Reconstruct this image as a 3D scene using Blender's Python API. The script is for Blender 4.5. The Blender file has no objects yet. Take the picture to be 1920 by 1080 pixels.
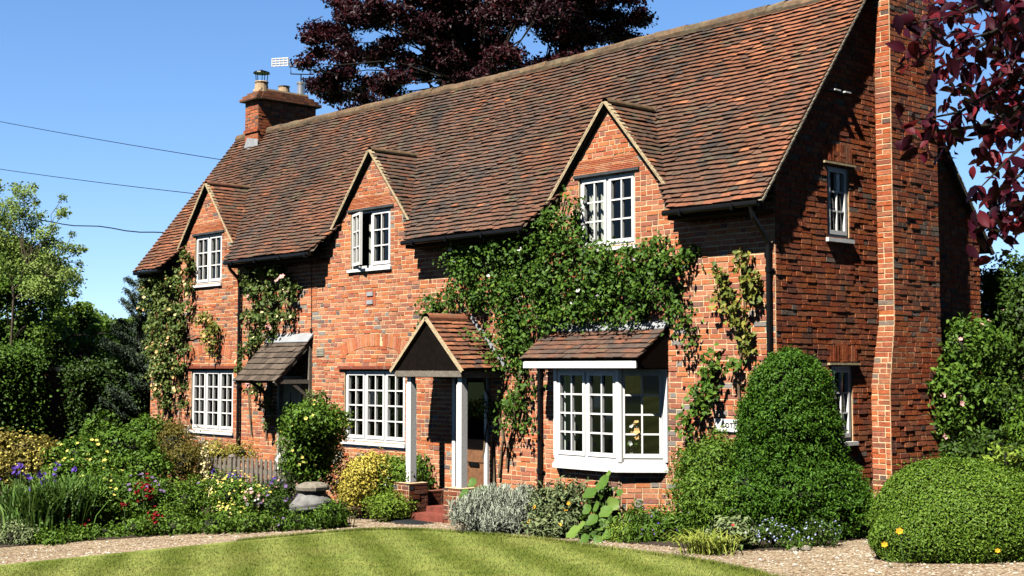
import bpy, math, random
import numpy as np
from mathutils import Vector, noise as mnoise

S = bpy.context.scene
COL = S.collection
PI = math.pi

# ------------------------------------------------------------------ camera
FPX, PITCH, YAW = 2497.5, 0.05999, 0.73462
CAM = np.array([10.68, -14.33, 2.0])
CF = np.array([-math.cos(YAW) * math.cos(PITCH), math.sin(YAW) * math.cos(PITCH), math.sin(PITCH)])
CR = np.array([math.sin(YAW), math.cos(YAW), 0.0])
CU = np.cross(CR, CF)
cd = bpy.data.cameras.new('camera'); cam = bpy.data.objects.new('camera', cd); COL.objects.link(cam)
cd.sensor_width = 36; cd.lens = FPX / 1920 * 36; cd.clip_start = 0.1; cd.clip_end = 2000
from mathutils import Matrix
cam.matrix_world = Matrix(((CR[0], CU[0], -CF[0], CAM[0]), (CR[1], CU[1], -CF[1], CAM[1]), (CR[2], CU[2], -CF[2], CAM[2]), (0, 0, 0, 1)))
S.camera = cam

# ------------------------------------------------------------------ sky, sun, exposure
SUNV = np.array([0.19, -1.0, 1.27]); SUNV /= np.linalg.norm(SUNV)
W = bpy.data.worlds.new('World'); S.world = W; W.use_nodes = True
nt = W.node_tree; sky = nt.nodes.new('ShaderNodeTexSky'); sky.sky_type = 'NISHITA'; sky.sun_disc = False
sky.sun_elevation = math.asin(SUNV[2]); sky.sun_rotation = math.atan2(SUNV[0], SUNV[1])
sky.air_density = 1.0; sky.dust_density = 0.1; sky.ozone_density = 1.0
bgn = nt.nodes['Background']; bgn.inputs['Strength'].default_value = 0.15
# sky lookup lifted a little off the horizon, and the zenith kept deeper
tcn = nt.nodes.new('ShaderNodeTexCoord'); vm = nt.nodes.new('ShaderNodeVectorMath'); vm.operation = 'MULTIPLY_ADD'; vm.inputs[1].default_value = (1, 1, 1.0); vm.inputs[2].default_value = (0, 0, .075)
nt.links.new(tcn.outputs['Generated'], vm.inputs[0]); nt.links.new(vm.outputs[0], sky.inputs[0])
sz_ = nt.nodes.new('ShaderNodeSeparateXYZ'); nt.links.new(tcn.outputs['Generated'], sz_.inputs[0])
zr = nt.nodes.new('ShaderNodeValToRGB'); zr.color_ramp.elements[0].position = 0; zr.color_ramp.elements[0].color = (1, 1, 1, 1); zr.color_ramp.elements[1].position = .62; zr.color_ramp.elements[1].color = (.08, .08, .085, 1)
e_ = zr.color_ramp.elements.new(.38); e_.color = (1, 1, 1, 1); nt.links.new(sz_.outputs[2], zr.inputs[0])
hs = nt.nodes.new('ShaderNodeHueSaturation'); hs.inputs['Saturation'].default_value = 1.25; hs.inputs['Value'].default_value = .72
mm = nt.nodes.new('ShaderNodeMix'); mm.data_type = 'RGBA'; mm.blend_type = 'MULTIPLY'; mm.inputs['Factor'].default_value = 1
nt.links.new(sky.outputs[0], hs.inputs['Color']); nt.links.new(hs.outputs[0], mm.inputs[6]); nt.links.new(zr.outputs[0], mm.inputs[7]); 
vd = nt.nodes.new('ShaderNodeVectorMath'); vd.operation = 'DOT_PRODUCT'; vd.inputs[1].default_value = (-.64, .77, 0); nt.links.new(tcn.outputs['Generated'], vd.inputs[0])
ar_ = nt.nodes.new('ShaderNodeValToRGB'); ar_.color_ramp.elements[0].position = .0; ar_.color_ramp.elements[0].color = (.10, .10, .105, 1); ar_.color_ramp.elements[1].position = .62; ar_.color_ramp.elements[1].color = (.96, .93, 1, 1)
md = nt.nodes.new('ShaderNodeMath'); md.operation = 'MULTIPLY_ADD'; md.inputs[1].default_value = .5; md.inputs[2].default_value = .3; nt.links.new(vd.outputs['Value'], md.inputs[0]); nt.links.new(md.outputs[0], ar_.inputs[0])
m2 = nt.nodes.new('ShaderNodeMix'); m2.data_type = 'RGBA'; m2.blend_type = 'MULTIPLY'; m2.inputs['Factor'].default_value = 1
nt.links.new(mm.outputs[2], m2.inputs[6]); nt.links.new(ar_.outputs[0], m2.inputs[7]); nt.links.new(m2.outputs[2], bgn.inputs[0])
ld = bpy.data.lights.new('sun', 'SUN'); ld.energy = 5.0; ld.angle = math.radians(0.53); ld.color = (1, 0.955, 0.88)
lo = bpy.data.objects.new('sun', ld); COL.objects.link(lo)
lo.rotation_euler = Vector(SUNV).to_track_quat('Z', 'Y').to_euler()
S.view_settings.view_transform = 'Standard'; S.view_settings.look = 'None'
S.view_settings.exposure = 0.95; S.view_settings.gamma = 1
S.cycles.max_bounces = 6; S.cycles.transparent_max_bounces = 8; S.cycles.transmission_bounces = 4
S.cycles.diffuse_bounces = 0; S.cycles.glossy_bounces = 2

# ------------------------------------------------------------------ helpers
def ray(px, py): return CF * FPX + CR * (px - 960) + CU * (540 - py)
def at(px, py, d): return CAM + ray(px, py) * (d / FPX)          # a point at distance d along the view axis
def wp(px, py, y=0.0):                                            # a point on the vertical plane y
    r = ray(px, py); return CAM + r * ((y - CAM[1]) / r[1])
def gz(x): return max(-0.5, -0.47 + 0.05 * (x + 6.5))              # height of the sloping ground
def gzn(x): return np.maximum(-0.5, -0.47 + 0.05 * (x + 6.5))

def tag(o, label=None, cat=None, group=None, kind=None):
    if label: o['label'] = label
    if cat: o['category'] = cat
    if group: o['group'] = group
    if kind: o['kind'] = kind
    return o
def empty(name, loc, label, cat, group=None, rz=0):
    o = bpy.data.objects.new(name, None); COL.objects.link(o); o.location = [float(v) for v in loc]; o.rotation_euler = (0, 0, rz)
    o.empty_display_size = 0.2
    return tag(o, label, cat, group)
def parent(o, p):
    o.parent = p
    if p is not None and p.parent is None:           # geometry is written in world coordinates
        o.matrix_parent_inverse = (Matrix.Translation(p.location) @ p.rotation_euler.to_matrix().to_4x4()).inverted()

class MB:
    def __init__(s): s.v = []; s.f = []; s.m = []; s.t = []
    def add(s, vs, fs, m=0, t=0.5):
        b = len(s.v); s.v.extend([tuple(float(c) for c in v) for v in vs])
        for f in fs: s.f.append([b + i for i in f]); s.m.append(m); s.t.append(t)
    def quad(s, a, b, c, d, m=0, t=0.5): s.add([a, b, c, d], [(0, 1, 2, 3)], m, t)
    def poly(s, pts, m=0, t=0.5): s.add(pts, [tuple(range(len(pts)))], m, t)
    def hexa(s, p, m=0, t=0.5, skip=()):     # p: 8 pts, bottom ring then top ring
        fs = [(3, 2, 1, 0), (4, 5, 6, 7), (0, 1, 5, 4), (1, 2, 6, 5), (2, 3, 7, 6), (3, 0, 4, 7)]
        s.add(p, [f for i, f in enumerate(fs) if i not in skip], m, t)
    def box(s, x0, x1, y0, y1, z0, z1, m=0, t=0.5):
        s.hexa([(x0, y0, z0), (x1, y0, z0), (x1, y1, z0), (x0, y1, z0), (x0, y0, z1), (x1, y0, z1), (x1, y1, z1), (x0, y1, z1)], m, t)
    def fbox(s, fr, u0, u1, d0, d1, z0, z1, m=0, t=0.5, skip=()):   # d outward from the wall frame
        s.hexa([fr(u0, d1, z0), fr(u1, d1, z0), fr(u1, d0, z0), fr(u0, d0, z0), fr(u0, d1, z1), fr(u1, d1, z1), fr(u1, d0, z1), fr(u0, d0, z1)], m, t, skip)
    def bar(s, a, b, w, h, m=0, t=0.5, up=(0, 0, 1)):
        a = np.array(a, float); b = np.array(b, float); d = b - a; d /= np.linalg.norm(d)
        r = np.cross(d, up); r /= np.linalg.norm(r); u = np.cross(r, d); r = r * w / 2; u = u * h / 2
        s.hexa([a - r - u, a + r - u, b + r - u, b - r - u, a - r + u, a + r + u, b + r + u, b - r + u], m, t)
    def tube(s, pts, rad, n=8, m=0, t=0.5, cap=True):
        pts = [np.array(p, float) for p in pts]
        if not hasattr(rad, '__len__'): rad = [rad] * len(pts)
        b = len(s.v); ref = np.array([0.13, 0.27, 0.95])
        for i, p in enumerate(pts):
            d = pts[min(i + 1, len(pts) - 1)] - pts[max(i - 1, 0)]; d /= (np.linalg.norm(d) + 1e-9)
            if abs(d @ ref) > 0.97: ref = np.array([0.9, 0.3, 0.1])
            x = np.cross(d, ref); x /= np.linalg.norm(x); y = np.cross(d, x)
            for k in range(n):
                a = 2 * PI * k / n; q = p + (x * math.cos(a) + y * math.sin(a)) * rad[i]; s.v.append(tuple(float(c) for c in q))
        for i in range(len(pts) - 1):
            for k in range(n):
                k2 = (k + 1) % n; s.f.append([b + i * n + k, b + i * n + k2, b + (i + 1) * n + k2, b + (i + 1) * n + k]); s.m.append(m); s.t.append(t)
        if cap:
            s.f.append([b + k for k in range(n)][::-1]); s.f.append([b + (len(pts) - 1) * n + k for k in range(n)])
            s.m += [m, m]; s.t += [t, t]
    def lathe(s, c, prof, n=24, m=0, t=0.5, tilt=(0, 0)):
        b = len(s.v)
        for r, z in prof:
            for k in range(n):
                a = 2 * PI * (k + .5) / n; x = r * math.cos(a); y = r * math.sin(a)
                s.v.append((c[0] + x, c[1] + y, c[2] + z + tilt[0] * x + tilt[1] * y))
        for i in range(len(prof) - 1):
            for k in range(n):
                k2 = (k + 1) % n; s.f.append([b + i * n + k, b + i * n + k2, b + (i + 1) * n + k2, b + (i + 1) * n + k]); s.m.append(m); s.t.append(t)
        s.f.append([b + k for k in range(n)][::-1]); s.f.append([b + (len(prof) - 1) * n + k for k in range(n)]); s.m += [m, m]; s.t += [t, t]
    def build(s, name, mats, par=None, smooth=False):
        if not isinstance(mats, (list, tuple)): mats = [mats]
        me = bpy.data.meshes.new(name); me.from_pydata(s.v, [], s.f)
        for m in mats: me.materials.append(m)
        me.polygons.foreach_set('material_index', np.array(s.m, dtype=np.int32))
        if smooth: me.polygons.foreach_set('use_smooth', np.ones(len(s.f), dtype=bool))
        a = me.attributes.new('tint', 'FLOAT', 'FACE'); a.data.foreach_set('value', np.array(s.t, dtype=np.float32))
        me.update()
        o = bpy.data.objects.new(name, me); COL.objects.link(o); parent(o, par); return o

def npmesh(name, V, F, mats, par=None, tint=None, midx=None, smooth=False):
    """V (n,3), F (m,k) with constant k."""
    me = bpy.data.meshes.new(name); n, k = F.shape
    me.vertices.add(len(V)); me.vertices.foreach_set('co', np.ascontiguousarray(V, dtype=np.float32).ravel())
    me.loops.add(n * k); me.loops.foreach_set('vertex_index', np.ascontiguousarray(F, dtype=np.int32).ravel())
    me.polygons.add(n); me.polygons.foreach_set('loop_start', np.arange(0, n * k, k, dtype=np.int32))
    if not isinstance(mats, (list, tuple)): mats = [mats]
    for m in mats: me.materials.append(m)
    if midx is not None: me.polygons.foreach_set('material_index', np.asarray(midx, dtype=np.int32))
    if smooth: me.polygons.foreach_set('use_smooth', np.ones(n, dtype=bool))
    me.update(calc_edges=True)
    a = me.attributes.new('tint', 'FLOAT', 'FACE')
    a.data.foreach_set('value', np.asarray(tint if tint is not None else np.full(n, .5), dtype=np.float32))
    o = bpy.data.objects.new(name, me); COL.objects.link(o); parent(o, par); return o

# ------------------------------------------------------------------ materials
def newmat(name):
    m = bpy.data.materials.new(name); m.use_nodes = True; n = m.node_tree.nodes; return m, m.node_tree, n['Principled BSDF']
def ramp(t, stops, mode='LINEAR'):
    r = t.nodes.new('ShaderNodeValToRGB'); cr = r.color_ramp; cr.interpolation = mode
    while len(cr.elements) < len(stops): cr.elements.new(0.5)
    for e, (p, c) in zip(cr.elements, stops): e.position = p; e.color = (*c, 1)
    return r
def tcoord(t): return t.nodes.new('ShaderNodeNewGeometry').outputs['Position']
def nz(t, scale, detail=3, rough=.6, vec=None):
    n = t.nodes.new('ShaderNodeTexNoise'); n.inputs['Scale'].default_value = scale; n.inputs['Detail'].default_value = detail; n.inputs['Roughness'].default_value = rough
    t.links.new(vec if vec is not None else tcoord(t), n.inputs['Vector']); return n
def mixc(t, a, b, f, mode='MIX'):
    m = t.nodes.new('ShaderNodeMix'); m.data_type = 'RGBA'; m.blend_type = mode
    for s, v in ((m.inputs['Factor'], f), (m.inputs[6], a), (m.inputs[7], b)):
        if hasattr(v, 'links'): t.links.new(v, s)
        elif isinstance(v, tuple): s.default_value = (*v, 1)
        else: s.default_value = v
    return m.outputs[2]
def bump(t, bs, h, strength, dist=.01):
    b = t.nodes.new('ShaderNodeBump'); b.inputs['Strength'].default_value = strength; b.inputs['Distance'].default_value = dist
    t.links.new(h, b.inputs['Height']); t.links.new(b.outputs[0], bs.inputs['Normal'])
def plain(name, c, rough=.6, var=.15, scale=6, bmp=0, spec=.4, metal=0):
    m, t, b = newmat(name); b.inputs['Roughness'].default_value = rough; b.inputs['Metallic'].default_value = metal
    b.inputs['Specular IOR Level'].default_value = spec
    n = nz(t, scale, 5)
    r = ramp(t, [(.3, tuple(x * (1 - var) for x in c)), (.7, tuple(min(1, x * (1 + var)) for x in c))]); t.links.new(n.outputs[0], r.inputs[0])
    t.links.new(r.outputs[0], b.inputs['Base Color'])
    if bmp: bump(t, b, nz(t, scale * 8, 4).outputs[0], bmp, .01)
    return m
def tinted(name, stops, rough=.85, mode='LINEAR', nscale=30, namt=.35, patch=None, bmp=.5, bscale=60, bdist=.006, spec=.1):
    m, t, b = newmat(name); b.inputs['Roughness'].default_value = rough; b.inputs['Specular IOR Level'].default_value = spec
    a = t.nodes.new('ShaderNodeAttribute'); a.attribute_name = 'tint'
    r = ramp(t, stops, mode); t.links.new(a.outputs['Fac'], r.inputs[0]); c = r.outputs[0]
    n = nz(t, nscale, 5, .7)
    g = ramp(t, [(.25, (1 - namt,) * 3), (.75, (1 + namt,) * 3)]); t.links.new(n.outputs[0], g.inputs[0])
    c = mixc(t, c, g.outputs[0], 1.0, 'MULTIPLY')
    if patch:
        wn = nz(t, .55, 4, .6); wr = ramp(t, [(.3, (.80, .78, .76)), (.7, (1.12, 1.1, 1.1))]); t.links.new(wn.outputs[0], wr.inputs[0]); c = mixc(t, c, wr.outputs[0], 1.0, 'MULTIPLY')
        pc, ps, p0, p1 = patch; pn = nz(t, ps, 4, .65)
        pr = ramp(t, [(p0, (0, 0, 0)), (p1, (1, 1, 1))]); t.links.new(pn.outputs[0], pr.inputs[0])
        c = mixc(t, c, pc, pr.outputs[0])
    t.links.new(c, b.inputs['Base Color'])
    if bmp: bump(t, b, nz(t, bscale, 5, .7).outputs[0], bmp, bdist)
    return m
def leafmat(name, cols, trans=.3, rough=.5, spec=.22):
    m, t, b = newmat(name); b.inputs['Roughness'].default_value = rough; b.inputs['Specular IOR Level'].default_value = spec
    a = t.nodes.new('ShaderNodeAttribute'); a.attribute_name = 'tint'
    r = ramp(t, [(i / (len(cols) - 1), c) for i, c in enumerate(cols)]); t.links.new(a.outputs['Fac'], r.inputs[0])
    t.links.new(r.outputs[0], b.inputs['Base Color'])
    if trans:
        tr = t.nodes.new('ShaderNodeBsdfTranslucent'); mx = t.nodes.new('ShaderNodeMixShader'); mx.inputs[0].default_value = trans
        out = t.nodes['Material Output']
        c2 = mixc(t, r.outputs[0], (.9, 1.0, .35), .35, 'MULTIPLY'); t.links.new(c2, tr.inputs[0])
        t.links.new(b.outputs[0], mx.inputs[1]); t.links.new(tr.outputs[0], mx.inputs[2]); t.links.new(mx.outputs[0], out.inputs['Surface'])
    return m

M = {}
BR = [(0, (.49, .155, .068)), (.14, (.54, .20, .085)), (.28, (.54, .24, .135)), (.42, (.45, .135, .068)), (.56, (.50, .205, .12)), (.72, (.40, .145, .088)), (.84, (.33, .135, .095)), (.93, (.24, .125, .10)), (.975, (.15, .125, .12)), (.99, (.27, .25, .23))]
M['brick'] = tinted('brick', BR, .9, 'CONSTANT', 22, .28, patch=((.42, .28, .18), 1.3, .62, .9), bmp=.9, bscale=70, bdist=.006)
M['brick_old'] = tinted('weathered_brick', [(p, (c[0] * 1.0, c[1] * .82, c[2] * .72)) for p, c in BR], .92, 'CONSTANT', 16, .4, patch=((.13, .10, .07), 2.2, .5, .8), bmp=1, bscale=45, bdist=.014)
M['brick_dark'] = tinted('dark_red_brick', [(p, (c[0] * .5, c[1] * .5, c[2] * .6)) for p, c in BR], .85, 'CONSTANT', 22, .3, patch=((.3, .25, .22), 5, .6, .75), bmp=.8)
M['mortar'] = plain('lime_mortar', (.74, .54, .32), .95, .25, 9, .6, .1)
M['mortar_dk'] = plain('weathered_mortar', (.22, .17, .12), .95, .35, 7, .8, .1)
TL = [(0, (.060, .052, .050)), (.2, (.105, .078, .064)), (.4, (.14, .082, .060)), (.6, (.19, .092, .060)), (.8, (.27, .108, .062)), (1, (.40, .165, .085))]
M['tile'] = tinted('clay_roof_tile', TL, .85, 'LINEAR', 14, .35, patch=((.15, .14, .085), 3.0, .55, .8), bmp=.9, bscale=50, bdist=.006)
M['ridge'] = tinted('lichened_ridge_tile', [(0, (.11, .085, .06)), (1, (.19, .12, .07))], .9, 'LINEAR', 12, .5, patch=((.21, .185, .11), 4, .5, .8), bmp=.8)
M['shingle'] = tinted('grey_brown_shingle', [(0, (.075, .058, .046)), (1, (.14, .108, .083))], .85, 'LINEAR', 12, .3, bmp=.6)
M['verge'] = plain('buff_verge_mortar', (.52, .41, .25), .95, .3, 22, .8, .1)
M['verge_grey'] = plain('grey_verge_mortar', (.30, .26, .20), .95, .35, 22, .8, .1)
M['white'] = plain('white_gloss_paint', (.82, .81, .78), .45, .06, 3.5, .2, .3)
M['offwhite'] = plain('weathered_cream_paint', (.42, .38, .30), .6, .2, 9, .3)
M['black'] = plain('black_gloss_pipe', (.007, .007, .008), .35, .2, 5, 0, .2)
M['lead'] = plain('lead_flashing', (.33, .34, .35), .5, .15, 8, .2)
M['wood_dark'] = plain('dark_stained_board', (.007, .0045, .0035), .85, .35, 14, .4, .08)
M['wood_grey'] = plain('silvered_oak', (.20, .17, .135), .85, .3, 22, .7)
M['wood_door'] = plain('varnished_door_timber', (.23, .11, .055), .5, .3, 12, .3)
M['door_olive'] = plain('cream_olive_door_paint', (.30, .27, .17), .5, .08, 4, .1)
M['dark'] = plain('interior_shade_black', (.012, .011, .010), .9, .2, 3)
M['curtain'] = plain('pale_curtain_cloth', (.80, .78, .70), .9, .08, 10)
M['stone'] = plain('mossy_limestone', (.25, .22, .17), .9, .4, 18, .9)
M['stone_dk'] = plain('weathered_limestone_drum', (.20, .195, .185), .85, .35, 9, .7)
M['bark'] = plain('bark', (.10, .075, .05), .95, .35, 12, .8)
M['bark_dk'] = plain('dark_bark', (.022, .016, .013), .95, .35, 12, .8)
M['stem'] = plain('green_stem', (.10, .16, .05), .7, .25, 12)
M['vine'] = plain('woody_vine_stem', (.17, .12, .07), .9, .3, 20, .5)
M['twig'] = plain('shaded_twigs', (.016, .018, .009), .95, .3, 8)  # near-black tone carries the shade inside the foliage
M['clay'] = plain('buff_clay_pot', (.46, .33, .20), .9, .25, 14, .4)
M['metal'] = plain('galvanised_metal', (.55, .56, .58), .35, .1, 6, 0, .5, .7)
M['redstep'] = plain('red_quarry_tile', (.22, .055, .035), .8, .35, 9, .4)
M['slate'] = plain('dark_coping', (.05, .055, .06), .7, .3, 8, .4)
M['mat'] = plain('dark_rubber_mat', (.03, .035, .04), .8, .3, 20, .5)
m, t, b = newmat('window_glass'); M['glass'] = m
tr = t.nodes.new('ShaderNodeBsdfTransparent'); tr.inputs[0].default_value = (.86, .90, .88, 1)
gl = t.nodes.new('ShaderNodeBsdfGlossy'); gl.inputs['Roughness'].default_value = .03
lw_ = t.nodes.new('ShaderNodeLayerWeight'); lw_.inputs[0].default_value = .5; pw_ = t.nodes.new('ShaderNodeMath'); pw_.operation = 'POWER'; pw_.inputs[1].default_value = 4; t.links.new(lw_.outputs['Facing'], pw_.inputs[0])
fr_ = t.nodes.new('ShaderNodeMath'); fr_.operation = 'MULTIPLY_ADD'; fr_.inputs[1].default_value = .85; fr_.inputs[2].default_value = .06; t.links.new(pw_.outputs[0], fr_.inputs[0]); mx = t.nodes.new('ShaderNodeMixShader')
t.links.new(fr_.outputs[0], mx.inputs[0]); t.links.new(tr.outputs[0], mx.inputs[1]); t.links.new(gl.outputs[0], mx.inputs[2]); t.links.new(mx.outputs[0], t.nodes['Material Output'].inputs['Surface'])

G = lambda *c: list(c)
M['lf_climb'] = leafmat('climber_leaf', G((.030, .075, .008), (.07, .15, .016), (.17, .28, .035)), .2)
M['lf_holly'] = leafmat('hollyhock_leaf', G((.055, .125, .018), (.10, .19, .03), (.18, .28, .05)), .2)
M['lf_rose'] = leafmat('rose_leaf', G((.05, .09, .02), (.12, .18, .04), (.24, .27, .07)), .25)
M['lf_golden'] = leafmat('golden_rose_leaf', G((.10, .15, .03), (.28, .28, .05), (.52, .42, .09)), .25)
M['lf_yew'] = leafmat('yew_leaf', G((.030, .085, .006), (.06, .15, .010), (.12, .24, .02)), .12, .5)
M['lf_box'] = leafmat('box_leaf', G((.060, .125, .010), (.125, .225, .020), (.23, .34, .045)), .18, .45)
M['lf_green'] = leafmat('mid_green_leaf', G((.045, .10, .010), (.095, .19, .018), (.19, .31, .035)), .2)
M['lf_dark'] = leafmat('dark_green_leaf', G((.020, .048, .007), (.045, .09, .011), (.09, .16, .02)), .15)
M['lf_tree'] = leafmat('tree_leaf', G((.06, .13, .014), (.12, .22, .026), (.22, .34, .05)), .3)
M['lf_pale'] = leafmat('pale_tree_leaf', G((.22, .32, .07), (.34, .46, .11), (.48, .58, .20)), .35)
M['lf_lime'] = leafmat('lime_green_leaf', G((.17, .28, .03), (.27, .40, .05), (.40, .52, .09)), .3)
M['lf_yellow'] = leafmat('golden_yellow_leaf', G((.42, .36, .04), (.66, .54, .08), (.80, .68, .16)), .3)
M['lf_olive'] = leafmat('bronze_olive_leaf', G((.10, .11, .02), (.20, .17, .035), (.32, .24, .05)), .25)
M['lf_grey'] = leafmat('silver_grey_leaf', G((.30, .34, .25), (.42, .46, .35), (.56, .60, .48)), .1, .8)
M['lf_sage'] = leafmat('sage_leaf', G((.13, .18, .07), (.22, .28, .12), (.34, .38, .18)), .15, .7)
M['lf_conifer'] = leafmat('blue_grey_needle', G((.05, .08, .045), (.09, .13, .08), (.14, .19, .13)), .05, .6)
M['lf_copper'] = leafmat('copper_beech_leaf', G((.016, .004, .008), (.032, .007, .011), (.080, .014, .018)), .2, .45)
M['lf_copper_near'] = leafmat('dark_copper_leaf', G((.014, .003, .009), (.060, .007, .018), (.28, .028, .036)), .35, .5, .15)
M['blade'] = leafmat('strap_leaf', G((.05, .12, .02), (.11, .21, .04), (.22, .34, .08)), .25)
M['blade_lime'] = leafmat('yellow_green_blade', G((.22, .30, .04), (.35, .42, .07), (.50, .52, .12)), .25)
def petal(n, c, c2=None): M[n] = leafmat(n + '_petal', [tuple(x * .8 for x in c), c, c2 or tuple(min(1, x * 1.15) for x in c)], .25, .6)
petal('violet', (.13, .065, .42)); petal('mauve', (.24, .15, .34)); petal('crimson', (.28, .008, .015)); petal('yellowf', (.85, .72, .16)); petal('cream', (.85, .72, .38))
petal('apricot', (.85, .52, .22)); petal('pink', (.85, .45, .42)); petal('whitef', (.85, .84, .80)); petal('bluef', (.50, .55, .85)); petal('orange', (.9, .45, .03)); petal('scarlet', (.75, .04, .05))

# ------------------------------------------------------------------ foliage tools
rng = np.random.default_rng(7)
def unit(a): return a / (np.linalg.norm(a, axis=-1, keepdims=True) + 1e-9)
def leafgeo(P, N, size, asp=.55, fold=.18, droop=0.0):
    n = len(P); N = unit(N); R = unit(rng.normal(size=(n, 3)) + np.array([0, 0, -droop * 2]))
    T = unit(R - N * np.sum(R * N, 1, keepdims=True)); B = np.cross(N, T)
    s = (np.asarray(size) * rng.uniform(.65, 1.3, n))[:, None]
    a = P - T * s * .5; c = P + T * s * .5; m = P - T * s * .05
    l = m + B * s * asp * .5 + N * s * fold; r = m - B * s * asp * .5 + N * s * fold
    V = np.stack([a, l, c, r], 1).reshape(-1, 3); i = np.arange(n)[:, None] * 4
    F = np.concatenate([i + [0, 2, 1], i + [0, 3, 2]], 1).reshape(-1, 3)
    return V, F
def leaves(name, P, N, size, mat, par, asp=.55, tint=None, fold=.18, droop=0.0, randn=.7):
    if len(P) == 0: return None
    N2 = unit(N + rng.normal(size=N.shape) * randn)
    V, F = leafgeo(P, N2, size, asp, fold, droop)
    tt = np.repeat(np.clip(rng.normal(.45, .22, len(P)) if tint is None else tint, 0, 1), 2)
    return npmesh(name, V, F, mat, par, tt)
def blob(c, r, n, shell=.62, lump=.16, k=4.0, zmin=None, clump=0, csig=.09):
    c = np.array(c, float); r = np.array(r if hasattr(r, '__len__') else (r, r, r), float)
    ph = rng.uniform(0, 6, 6)
    def L(d): return 1 + lump * (np.sin(k * d[:, 0] + ph[0]) * np.sin(k * .8 * d[:, 1] + ph[1]) + .8 * np.sin(k * 1.7 * d[:, 2] + ph[2]) * np.sin(k * 1.5 * d[:, 0] + ph[3]) + .5 * np.sin(k * 3 * d[:, 1] + ph[4]) * np.sin(k * 2.6 * d[:, 2] + ph[5]))
    if clump:
        d = unit(rng.normal(size=(clump, 3))); s = rng.uniform(shell ** 2, 1, clump) ** .5
        C = c + r * d * (L(d) * s)[:, None]; idx = rng.integers(0, clump, n)
        P = C[idx] + rng.normal(size=(n, 3)) * csig * np.array([1, 1, .75]); D = unit((P - c) / r)
    else:
        D = unit(rng.normal(size=(n, 3))); s = rng.uniform(shell ** 3, 1, n) ** (1 / 3)
        P = c + r * D * (L(D) * s)[:, None]
    st_ = rng.random(len(P)) < .035; P[st_] = c + (P[st_] - c) * rng.uniform(1.02, 1.11, (int(st_.sum()), 1))
    if zmin is not None:
        zz = gzn(P[:, 0]) + zmin; k_ = P[:, 2] > zz; P = P[k_]; D = D[k_]
    return P, unit(D / r)
def cat(parts): return np.concatenate([p[0] for p in parts]), np.concatenate([p[1] for p in parts])
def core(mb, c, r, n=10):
    """opaque inner mass of twigs, its dark colour painting the shade within"""
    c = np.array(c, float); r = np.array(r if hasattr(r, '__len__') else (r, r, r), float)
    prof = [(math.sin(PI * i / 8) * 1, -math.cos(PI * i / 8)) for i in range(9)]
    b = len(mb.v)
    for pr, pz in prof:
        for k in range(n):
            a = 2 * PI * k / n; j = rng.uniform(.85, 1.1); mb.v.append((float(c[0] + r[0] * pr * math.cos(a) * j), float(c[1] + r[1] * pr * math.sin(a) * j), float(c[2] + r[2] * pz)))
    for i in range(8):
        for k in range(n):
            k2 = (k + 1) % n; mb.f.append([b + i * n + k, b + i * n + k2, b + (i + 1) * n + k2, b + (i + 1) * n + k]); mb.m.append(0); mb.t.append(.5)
def flowers(name, P, N, size, mat, par, petals=5, cup=.25):
    n = len(P)
    if n == 0: return None
    N = unit(N); R = unit(rng.normal(size=(n, 3))); T = unit(R - N * np.sum(R * N, 1, keepdims=True)); B = np.cross(N, T)
    Vs = []; s = (size * rng.uniform(.7, 1.25, n))[:, None] * .5
    for k in range(petals):
        a = 2 * PI * k / petals; w = PI / petals * 1.05
        u = T * math.cos(a) + B * math.sin(a); l = T * math.cos(a - w) + B * math.sin(a - w); r = T * math.cos(a + w) + B * math.sin(a + w)
        Vs += [P, P + l * s * .7 + N * s * cup, P + u * s + N * s * cup * 1.3, P + r * s * .7 + N * s * cup]
    V = np.stack(Vs, 1).reshape(-1, 3); i = np.arange(n * petals)[:, None] * 4; F = (i + [0, 1, 2, 3]).reshape(-1, 4)
    return npmesh(name, V, F, mat, par, rng.uniform(0, 1, n * petals))
def blades(name, P, length, width, mat, par, spread=.35, bend=.5, tint=None):
    n = len(P); a = rng.uniform(0, 2 * PI, n); d = np.stack([np.cos(a), np.sin(a), np.zeros(n)], 1); side = np.stack([-np.sin(a + rng.normal(0, .8, n)), np.cos(a), np.zeros(n)], 1); side = unit(side)
    L = (length * rng.uniform(.6, 1.15, n))[:, None]; sp = (rng.uniform(.1, 1, n) * spread)[:, None]; w = width * .5
    p0 = P; p1 = P + d * L * sp * .5 + np.array([0, 0, 1]) * L * .5; p2 = p1 + d * L * (sp * .9 + bend * .12) + np.array([0, 0, 1]) * L * (.42 - bend * .15); p3 = p2 + d * L * bend * .28 + np.array([0, 0, 1]) * L * (.14 - bend * .3)
    V = np.stack([p0 - side * w, p0 + side * w, p1 - side * w, p1 + side * w, p2 - side * w * .7, p2 + side * w * .7, p3 - side * w * .12, p3 + side * w * .12], 1).reshape(-1, 3)
    i = np.arange(n)[:, None] * 8; F = np.concatenate([i + [0, 1, 3, 2], i + [2, 3, 5, 4], i + [4, 5, 7, 6]], 1).reshape(-1, 4)
    return npmesh(name, V, F, mat, par, np.repeat(np.clip(rng.normal(.5, .25, n) if tint is None else tint, 0, 1), 3))
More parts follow.
